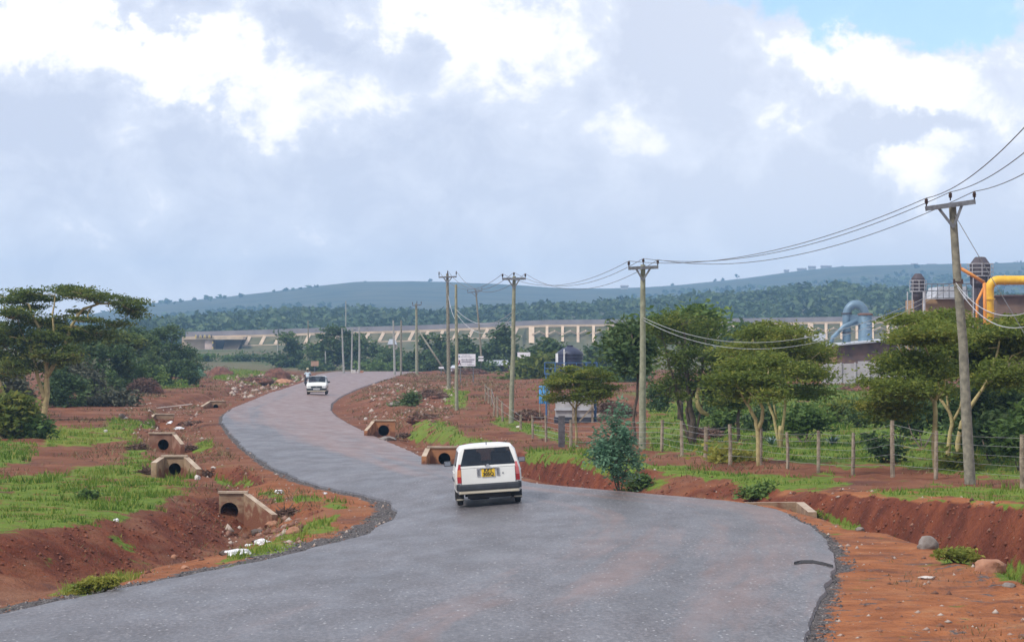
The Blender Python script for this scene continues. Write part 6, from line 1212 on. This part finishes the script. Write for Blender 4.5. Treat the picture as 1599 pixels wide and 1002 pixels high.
# ---------------------------------------------------------------- hills and woods beyond
def silh(pts, Y, drop=0.):
    X = [at(x, y, Y).x for x, y in pts]; Z = [at(x, y, Y).z - drop for x, y in pts]; return np.array(X), np.array(Z)
def hill(name, pts, Yc, Y0, Y1, z0, mtl, nx, ny, amp, drop=0., sc=.004):
    sx, sz = silh(pts, Yc, drop); xs = np.linspace(sx[0], sx[-1], nx); ys = np.linspace(Y0, Y1, ny)
    crest = np.interp(xs, sx, sz)
    X, Y = np.meshgrid(xs, ys); u = np.where(Y < Yc, (Y - Y0) / (Yc - Y0), 1 - (Y - Yc) / (Y1 - Yc)); u = np.clip(u, 0, 1)
    prof = np.where(Y < Yc, np.sin(u * math.pi / 2) ** 1.05, sm(0, 1, u))
    Z = z0 + (crest[None] - z0) * prof + (fbm(X * sc, Y * sc, 5) - .5) * amp * np.sin(np.clip(u, 0, 1) * math.pi) - 6 * (u < .02)
    n, m = X.shape; ii = (np.arange(n - 1)[:, None] * m + np.arange(m - 1)[None]).ravel()
    o = raw(name, np.stack([X, Y, Z], 2).reshape(-1, 3), np.stack([ii, ii + 1, ii + m + 1, ii + m], 1), mtl, local=True, smooth=True); tag(o, kind='structure')
    def zf(x, y):
        i = np.clip((y - Y0) / (Y1 - Y0) * (ny - 1), 0, ny - 1.001); j = np.clip((x - xs[0]) / (xs[-1] - xs[0]) * (nx - 1), 0, nx - 1.001)
        a = i.astype(int); b = j.astype(int); fi = i - a; fj = j - b
        return (Z[a, b] * (1 - fj) + Z[a, b + 1] * fj) * (1 - fi) + (Z[a + 1, b] * (1 - fj) + Z[a + 1, b + 1] * fj) * fi
    return o, zf
M_WOOD = mat('woodland_floor', (.04, .065, .028), .95, col2=(.07, .07, .038), scale=.02)
M_HILL = mat('bushy_hillside', (.012, .030, .016), .95, col2=(.058, .062, .030), scale=.02, bump=.6, bscale=.06)
wp = [(-400, 548), (100, 545), (250, 534), (290, 520), (330, 501), (380, 491), (430, 487), (500, 484), (560, 481), (620, 484), (700, 487), (780, 480), (850, 476), (900, 477), (940, 471), (1000, 468), (1050, 462), (1120, 461), (1180, 455), (1230, 448), (1300, 448), (1400, 454), (1470, 462), (1599, 468), (2000, 475)]
wood_hill, zw = hill('wooded_hill', wp, 1650, 1000, 2150, 2.6, M_WOOD, 160, 60, 5., drop=5.)
hp = [(-700, 540), (0, 535), (150, 520), (215, 512), (230, 494), (262, 484), (310, 473), (400, 465), (500, 454), (545, 448), (590, 442), (640, 440), (700, 441), (760, 444), (850, 450), (940, 452), (1000, 450), (1050, 447), (1100, 442), (1150, 437), (1220, 428), (1280, 422), (1400, 420), (1500, 418), (1599, 415), (2200, 412)]
far_hill, zh = hill('far_hill', hp, 3900, 2100, 4500, 0., M_HILL, 260, 90, 22., sc=.0022)
def woods(name, n, zf, Yr, size, spread, hgt, cards, lm, label, xr=.2, dens=None, fl=.6):
    Y = rng.uniform(*Yr, n); X = rng.uniform(-xr, xr, n) * Y
    if dens is not None:
        k = dens(X, Y) > rng.random(n); X, Y = X[k], Y[k]
    Z = zf(X, Y); n = len(X); h = rng.uniform(.5, 1.25, n) * hgt; w = h * rng.uniform(.55, .95, n)
    i = np.repeat(np.arange(n), cards); q = rng.normal(size=(n * cards, 3)); q /= np.linalg.norm(q, axis=1)[:, None]; q *= rng.random((len(q), 1)) ** .35
    c = np.stack([X[i] + q[:, 0] * w[i], Y[i] + q[:, 1] * w[i], Z[i] + h[i] * .55 + q[:, 2] * h[i] * fl], 1)
    t = np.clip(.45 + rng.normal(0, .22, n)[i] + rng.normal(0, .07, len(i)), 0, 1)
    o = leaves(name, c, lm, None, size, .6, .3, t); return tag(o, label, 'woodland', kind='stuff')
L_WOOD = leafmat('woodland_leaf', (.028, .055, .025), (.06, .105, .045), (.12, .16, .065), .2)
woods('woodland', 3600, zw, (1010, 1690), (.8, 1.9), 5, 4.6, 22, L_WOOD, 'dense woodland covering the nearer hill behind the railway embankment')
woods('hillside_scrub', 9000, zh, (2150, 3880), (1.4, 3.6), 5, 2.8, 8, L_WOOD, 'scattered bushes clothing the far blue hill', dens=lambda x, y: sm(.47, .60, fbm(x * .0045, y * .002, 8)) * (1.05 - sm(2700, 3500, y) * 1.05))
# ridge houses and trees
def at_ridge(x): 
    q = at(x, 430, 3880); return Vector((q.x, 3880., float(zh(np.array([q.x]), np.array([3880.]))[0])))
M_HW = mat('far_house_wall', (.42, .40, .38), .9); M_HR = mat('far_house_roof', (.20, .16, .15), .8)
for x, w, h, lab in ((1228, 7, 5, 'small pale house alone on the ridge, leftmost of the ridge houses'), (1252, 14, 5, 'long low house on the ridge left of the block with a raised middle'), (1268, 11, 7, 'taller flat-roofed block on the ridge'),
                     (1290, 16, 6, 'wide house on the ridge beside a round tree'), (1415, 10, 5, 'small ridge house above the smaller silo tower'), (1428, 10, 7, 'square ridge house between two low ones'), (1455, 14, 6, 'wide ridge house left of the leaning power pole'), (975, 10, 4, 'small white house on the hillside left of the second pole')):
    b = at_ridge(x); s = 3880 / F
    if x == 975: b = Vector((at(975, 450, 3400).x, 3400., 0)); b.z = float(zh(np.array([b.x]), np.array([3400.]))[0])
    r = thing('house', lab, 'house', b, 'houses along the far ridge')
    m = MB(); m.box((b.x, b.y, b.z + h * s * .35), (w * s, 8, h * s * .9)); m.build('wall', M_HW, r)
    m = MB(); x0 = w * s / 2 + .5; z0 = b.z + h * s * .8; m.add([(b.x - x0, b.y - 4.6, z0), (b.x + x0, b.y - 4.6, z0), (b.x + x0, b.y + 4.6, z0), (b.x - x0, b.y + 4.6, z0), (b.x - x0, b.y, z0 + 1.6), (b.x + x0, b.y, z0 + 1.6)], [(0, 1, 5, 4), (2, 3, 4, 5), (0, 4, 3), (1, 2, 5), (3, 2, 1, 0)]); m.build('roof', M_HR, r)
for x, w, h, lab in ((1151, 7, 9, 'lone tall tree on the ridge right of the second power pole'), (1316, 6, 6, 'round tree on the ridge right of the houses'), (1117, 6, 4, 'low ridge tree left of the lone tall one'), (1129, 4, 5, 'slim small tree on the ridge, beside the low one'), (238, 8, 7, 'tree on the left end of the far ridge'), (570, 4, 5, 'tiny tree on the ridge above the thin crest poles'), (672, 5, 4, 'tiny tree on the ridge between the first poles'), (1310, 6, 4, 'dark tree touching the wide ridge house'), (1590, 16, 8, 'dark tree clump on the ridge at the right frame edge'), (1555, 4, 7, 'thin tree on the ridge right of the large silo tower'), (1050, 5, 4, 'low ridge tree just right of the second pole')):
    b = at_ridge(x); s = 3880 / F; yb = float(proj(b.x, b.y, b.z)[1])
    r = thing('ridge_tree', lab, 'tree', b, 'trees along the far ridge')
    m = MB(); m.tube([b - Vector((0, 0, 1)), b + Vector((0, 0, h * s * .5))], [.5, .3], 6); m.build('trunk', B_BROWN, r)
    p, st = cloud_pts(b + Vector((0, 0, h * s * .62)), (w * s * .5, w * s * .5, h * s * .45), 160, .5, flat=.8); leaves('crown', p, L_WOOD, r, (.5, 1.2), .6, tint=.4 + st)
# ---------------------------------------------------------------- the air
hz = MB(); hz.box((0, 2200, 58), (5600, 4900, 132)); hz = hz.build('haze', MATS['brown_bark'], None); hz.data.materials.clear()
m = bpy.data.materials.new('air_haze'); m.use_nodes = True; m.node_tree.nodes.clear(); nt = m.node_tree
pv = nd(nt, 'ShaderNodeVolumePrincipled'); pv.inputs['Color'].default_value = (.38, .65, 1, 1); pv.inputs['Density'].default_value = HAZE; pv.inputs['Anisotropy'].default_value = .0
ou = nd(nt, 'ShaderNodeOutputMaterial'); nt.links.new(pv.outputs[0], ou.inputs['Volume']); hz.data.materials.append(m); tag(hz, kind='stuff')
# ---------------------------------------------------------------- sky
SUN_EL, SUN_AZ = rad(48), rad(-128)          # azimuth from +Y towards +X: behind the camera to the left
w = bpy.data.worlds.new('World'); scene.world = w; w.use_nodes = True; nt = w.node_tree; L = nt.links.new; nt.nodes.clear()
sky = nd(nt, 'ShaderNodeTexSky', sky_type='NISHITA', sun_disc=False); sky.sun_elevation = SUN_EL; sky.sun_rotation = SUN_AZ; sky.air_density = 1.2; sky.dust_density = .6; sky.altitude = 1600
tc = nd(nt, 'ShaderNodeTexCoord'); sx = nd(nt, 'ShaderNodeSeparateXYZ'); L(tc.outputs['Generated'], sx.inputs[0])
def mm(op, a, b=None, c=None, clamp=False):
    x = nd(nt, 'ShaderNodeMath', operation=op); x.use_clamp = clamp
    for k, v in enumerate((a, b, c)):
        if v is None: continue
        if isinstance(v, (int, float)): x.inputs[k].default_value = v
        else: L(v, x.inputs[k])
    return x.outputs[0]
ay = mm('MAXIMUM', mm('ABSOLUTE', sx.outputs[1]), .02)
U = mm('MULTIPLY', mm('DIVIDE', sx.outputs[0], ay), 50.); Vv = mm('MULTIPLY', mm('DIVIDE', sx.outputs[2], ay), 50.)
cb = nd(nt, 'ShaderNodeCombineXYZ'); L(U, cb.inputs[0]); L(Vv, cb.inputs[1])          # one unit is 1.15 degrees
def noise(sc, det, ro, st=(1, 1, 1), off=(0, 0, 0), dist=0.):
    mp = nd(nt, 'ShaderNodeMapping'); mp.inputs['Scale'].default_value = st; mp.inputs['Location'].default_value = off; L(cb.outputs[0], mp.inputs[0])
    n = nd(nt, 'ShaderNodeTexNoise'); n.inputs['Scale'].default_value = sc; n.inputs['Detail'].default_value = det; n.inputs['Roughness'].default_value = ro; n.inputs['Distortion'].default_value = dist
    L(mp.outputs[0], n.inputs['Vector']); return n.outputs['Fac']
# domain warp so that the cloud heads billow
n1 = noise(.55, 5, .55, off=(3.1, 1.7, 0)); n2 = noise(.55, 5, .55, off=(9.4, 5.2, 0)); n3 = noise(1.9, 6, .6, off=(1, 1, 0)); n4 = noise(1.9, 6, .6, off=(6, 2, 0))
wx = mm('ADD', mm('MULTIPLY', mm('SUBTRACT', n1, .5), 2.6), mm('MULTIPLY', mm('SUBTRACT', n3, .5), 1.15)); wy = mm('ADD', mm('MULTIPLY', mm('SUBTRACT', n2, .5), 2.2), mm('MULTIPLY', mm('SUBTRACT', n4, .5), 1.15))
wu = mm('ADD', U, wx); wv = mm('ADD', Vv, wy)
cw = nd(nt, 'ShaderNodeCombineXYZ'); L(wu, cw.inputs[0]); L(wv, cw.inputs[1])
def gauss(x, y, sx_, sy_):
    s = nd(nt, 'ShaderNodeVectorMath', operation='SUBTRACT'); L(cw.outputs[0], s.inputs[0]); s.inputs[1].default_value = ((x - 799.5) / 100, (540 - y) / 100, 0)
    k = nd(nt, 'ShaderNodeVectorMath', operation='MULTIPLY'); L(s.outputs[0], k.inputs[0]); k.inputs[1].default_value = (100 / sx_, 100 / sy_, 0)
    d = nd(nt, 'ShaderNodeVectorMath', operation='DOT_PRODUCT'); L(k.outputs[0], d.inputs[0]); L(k.outputs[0], d.inputs[1])
    return mm('EXPONENT', mm('MULTIPLY', d.outputs['Value'], -1.))
f = mm('ADD', .12, mm('MULTIPLY', mm('SUBTRACT', noise(.75, 9, .62, (1, 1.3, 1), dist=.3), .5), 1.25))
for (x, y, a, b, wt) in CLOUDS: f = mm('ADD', f, mm('MULTIPLY', gauss(x, y, a, b), wt))
rp = nd(nt, 'ShaderNodeValToRGB'); e = rp.color_ramp.elements
e[0].position = .0; e[0].color = (.50, .54, .65, 1); e[1].position = .60; e[1].color = (1.06, 1.01, .95, 1)
k = e.new(.27); k.color = (.62, .655, .75, 1); k = e.new(.40); k.color = (.85, .84, .88, 1)
L(f, rp.inputs['Fac'])
# pale towards the horizon
hzm = mm('MULTIPLY', mm('EXPONENT', mm('MULTIPLY', mm('MAXIMUM', Vv, 0.), -.7)), .62)
mx = nd(nt, 'ShaderNodeMix', data_type='RGBA'); L(hzm, mx.inputs[0]); L(rp.outputs[0], mx.inputs[6]); mx.inputs[7].default_value = (1.08, .99, .93, 1)
# right of the view the veil is whiter
rt = nd(nt, 'ShaderNodeMapRange', interpolation_type='SMOOTHSTEP'); L(U, rt.inputs[0]); rt.inputs[1].default_value = -2; rt.inputs[2].default_value = 4; rt.inputs[3].default_value = 0; rt.inputs[4].default_value = .16
mx2 = nd(nt, 'ShaderNodeMix', data_type='RGBA'); L(rt.outputs[0], mx2.inputs[0]); L(mx.outputs[2], mx2.inputs[6]); mx2.inputs[7].default_value = (.95, .93, .92, 1)
sc10 = nd(nt, 'ShaderNodeMix', data_type='RGBA', blend_type='MULTIPLY'); sc10.inputs[0].default_value = 1; L(mx2.outputs[2], sc10.inputs[6]); sc10.inputs[7].default_value = (SKYK, SKYK, SKYK, 1); sc10.clamp_result = False
# the opening of clear sky
op = mm('ADD', mm('MULTIPLY', gauss(1400, 0, 215, 68), 1.7), mm('MULTIPLY', gauss(1250, -40, 260, 60), .6)); 
opn = nd(nt, 'ShaderNodeMapRange', interpolation_type='SMOOTHSTEP'); L(op, opn.inputs[0]); opn.inputs[1].default_value = .50; opn.inputs[2].default_value = 1.12; opn.inputs[3].default_value = 0; opn.inputs[4].default_value = .85
blu = nd(nt, 'ShaderNodeMix', data_type='RGBA'); L(opn.outputs[0], blu.inputs[0]); L(sc10.outputs[2], blu.inputs[6])
skg = nd(nt, 'ShaderNodeMix', data_type='RGBA', blend_type='MULTIPLY'); skg.inputs[0].default_value = 1; L(sky.outputs[0], skg.inputs[6]); skg.inputs[7].default_value = (SKYB * .80, SKYB * .96, SKYB * 1.25, 1); skg.clamp_result = False
L(skg.outputs[2], blu.inputs[7])
bg = nd(nt, 'ShaderNodeBackground'); bg.inputs['Strength'].default_value = .1; L(blu.outputs[2], bg.inputs['Color'])
wo = nd(nt, 'ShaderNodeOutputWorld'); L(bg.outputs[0], wo.inputs['Surface'])
# ---------------------------------------------------------------- sun and camera
sl = bpy.data.lights.new('sun', 'SUN'); sl.energy = SUN; sl.angle = rad(10); sl.color = (1, .95, .87)
so = bpy.data.objects.new('sun', sl); C.objects.link(so); d = Vector((math.sin(SUN_AZ) * math.cos(SUN_EL), math.cos(SUN_AZ) * math.cos(SUN_EL), math.sin(SUN_EL)))
so.rotation_euler = d.to_track_quat('Z', 'Y').to_euler(); so.location = (-30, -30, 60)
ca = bpy.data.cameras.new('camera'); co = bpy.data.objects.new('camera', ca); C.objects.link(co); scene.camera = co
ca.sensor_width = 36; ca.lens = 36 * F / 1599; ca.clip_start = 1; ca.clip_end = 12000; co.location = (0, 0, HC); co.rotation_euler = (math.pi / 2 + PT, 0, 0)
scene.view_settings.view_transform = 'Standard'; scene.view_settings.look = 'None'; scene.view_settings.exposure = EXPO; scene.view_settings.gamma = 1
scene.cycles.volume_bounces = 2; scene.cycles.max_bounces = 8; scene.cycles.transparent_max_bounces = 12
